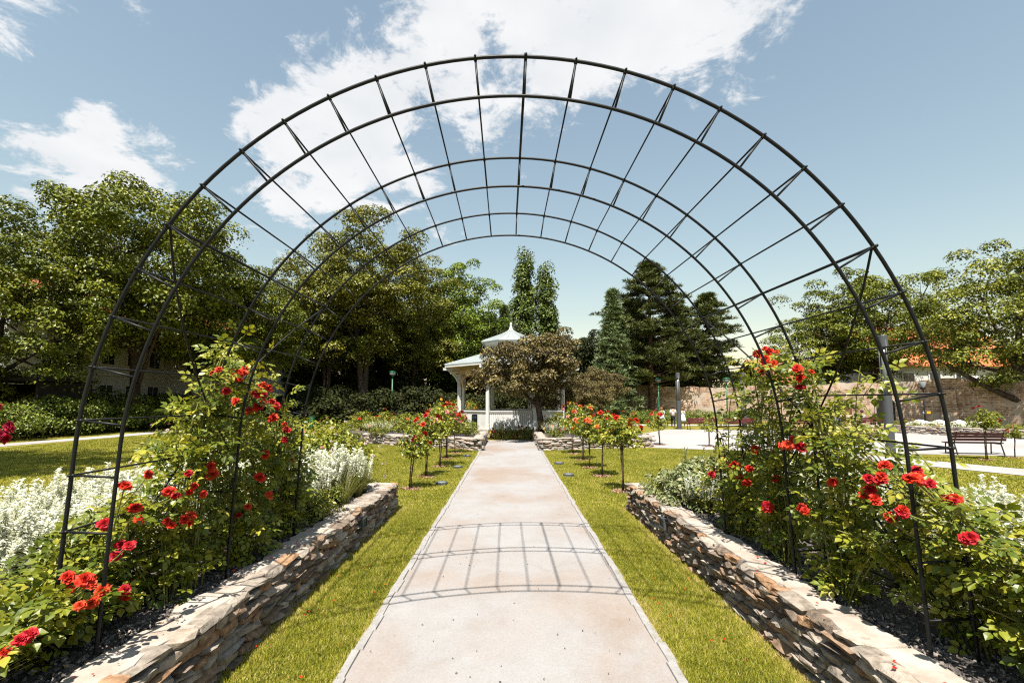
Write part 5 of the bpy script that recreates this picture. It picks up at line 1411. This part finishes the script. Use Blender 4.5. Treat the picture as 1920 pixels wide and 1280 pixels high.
# ------------------------------------------------------------------ visitors
def skin_mesh(name, joints, edges, material, parent, sub=1, rootj=0):
    me = bpy.data.meshes.new(name)
    me.from_pydata([j[:3] for j in joints], edges, [])
    o = link(name, me, parent)
    md = o.modifiers.new('skin', 'SKIN'); md.use_smooth_shade = True
    sv = me.skin_vertices[0].data
    for i, j in enumerate(joints): sv[i].radius = (j[3], j[4] if len(j) > 4 else j[3])
    for i in range(len(joints)): sv[i].use_root = (i == rootj)
    o.modifiers.new('sub', 'SUBSURF').render_levels = sub
    me.materials.append(material)
    return o
def person(x, y, h, rz, label, top, bottom, hair, dress=False, stride=.12, seat=None):
    t = thing('person', label, 'person', (x, y, 0), rz, None, h / 1.75)
    if seat:
        zs = seat / (h / 1.75); hip = zs + .10
        J = [(0, 0, hip, .13, .11), (0, -.02, hip + .25, .13, .10), (0, -.03, hip + .46, .16, .10), (0, -.04, hip + .60, .055), (0, -.05, hip + .70, .075, .09), (0, -.07, hip + .80, .085, .095), (0, -.06, hip + .88, .06),
             (.19, -.03, hip + .50, .06), (.24, -.10, hip + .24, .045), (.15, -.30, hip + .12, .035), (.12, -.36, hip + .11, .03), (-.19, -.03, hip + .50, .06), (-.24, -.10, hip + .24, .045), (-.15, -.30, hip + .12, .035), (-.12, -.36, hip + .11, .03),
             (.10, -.05, hip - .02, .09), (.12, -.46, hip, .07), (.12, -.46, .10, .045), (.12, -.60, .04, .035), (-.10, -.05, hip - .02, .09), (-.12, -.46, hip, .07), (-.12, -.46, .10, .045), (-.12, -.60, .04, .035)]
    else:
        hip = .93
        J = [(0, 0, hip, .14, .11), (0, 0, 1.15, .125, .10), (0, 0, 1.38, .16, .10), (0, .01, 1.50, .055), (0, -.01, 1.58, .07, .085), (0, -.02, 1.66, .078, .095), (0, 0, 1.73, .055),
             (.19, 0, 1.41, .06), (.25, .03, 1.14, .045), (.26, -.06, .90, .035), (.26, -.09, .80, .030), (-.19, 0, 1.41, .06), (-.25, .0, 1.14, .045), (-.26, -.10, .90, .035), (-.26, -.13, .80, .030),
             (.09, 0, .88, .095), (.10, -stride, .48, .065), (.10, -stride * .8, .09, .042), (.10, -stride - .12, .035, .035), (-.09, 0, .88, .095), (-.10, stride * .4, .48, .065), (-.10, stride, .10, .042), (-.10, stride - .12, .035, .035)]
    E_ = [(0, 1), (1, 2), (2, 3), (3, 4), (4, 5), (5, 6), (2, 7), (7, 8), (8, 9), (9, 10), (2, 11), (11, 12), (12, 13), (13, 14), (0, 15), (15, 16), (16, 17), (17, 18), (0, 19), (19, 20), (20, 21), (21, 22)]
    skin_mesh('body', J, E_, M['skin'], t)
    g_ = .018
    sj = [0, 1, 2, 7, 8, 11, 12]; mp_ = {a: i for i, a in enumerate(sj)}
    Js = [(J[a][0], J[a][1], J[a][2], J[a][3] + g_, (J[a][4] if len(J[a]) > 4 else J[a][3]) + g_) for a in sj]
    skin_mesh('shirt', Js, [(mp_[a], mp_[b]) for a, b in E_ if a in mp_ and b in mp_], top, t)
    if dress:
        mb = MB(); mb.lathe([(.30, .55), (.27, .75), (.20, .98), (.16, 1.14)], 14); mb.build('skirt', bottom, t, True)
    else:
        lj = [0, 15, 16, 17, 19, 20, 21]; mp_ = {a: i for i, a in enumerate(lj)}
        Js = [(J[a][0], J[a][1], J[a][2] - (.02 if a == 0 else 0), J[a][3] + g_, (J[a][4] if len(J[a]) > 4 else J[a][3]) + g_) for a in lj]
        skin_mesh('trousers', Js, [(mp_[a], mp_[b]) for a, b in E_ if a in mp_ and b in mp_], bottom, t)
    hd = J[5]; mb = MB()
    mb.lathe([(.02, .115), (.07, .10), (.103, .05), (.112, 0), (.105, -.06), (.085, -.11)], 12, (hd[0], hd[1] + .03, hd[2] + .015)); mb.build('hair', hair, t, True)
    nz = MB(); nz.tube([(hd[0], hd[1] - .085, hd[2] + .01), (hd[0], hd[1] - .115, hd[2] - .02)], [.010, .016], 5); nz.build('nose', M['skin'], t, True)
    for sx in (-1, 1):
        e_ = MB(); e_.lathe([(.004, -.008), (.010, 0), (.004, .008)], 8, (hd[0] + sx * .032, hd[1] - .088, hd[2] + .02)); e_.build('eye', M['cloth_dark'], t)
    return t
person(X(1240, 28.2), 28.2, 1.22, R(150), 'walker in pale blue dress with reddish hair, leftmost of three', M['cloth_blue'], M['cloth_blue'], M['hairfair'], True)
person(X(1261, 28.9), 28.9, 1.30, R(170), 'walker in white shirt and dark trousers between the other two', M['cloth_white'], M['cloth_dark'], M['hair'])
person(X(1279, 27.6), 27.6, 1.22, R(200), 'walker in short white dress next to the grey lamp column', M['cloth_white'], M['cloth_white'], M['hairfair'], True)
person(X(1614, 27.0), 26.95, 1.25, math.pi, 'person in grey blue top sitting on the red bench', M['cloth_blue'], M['cloth_dark'], M['hair'], seat=.37)
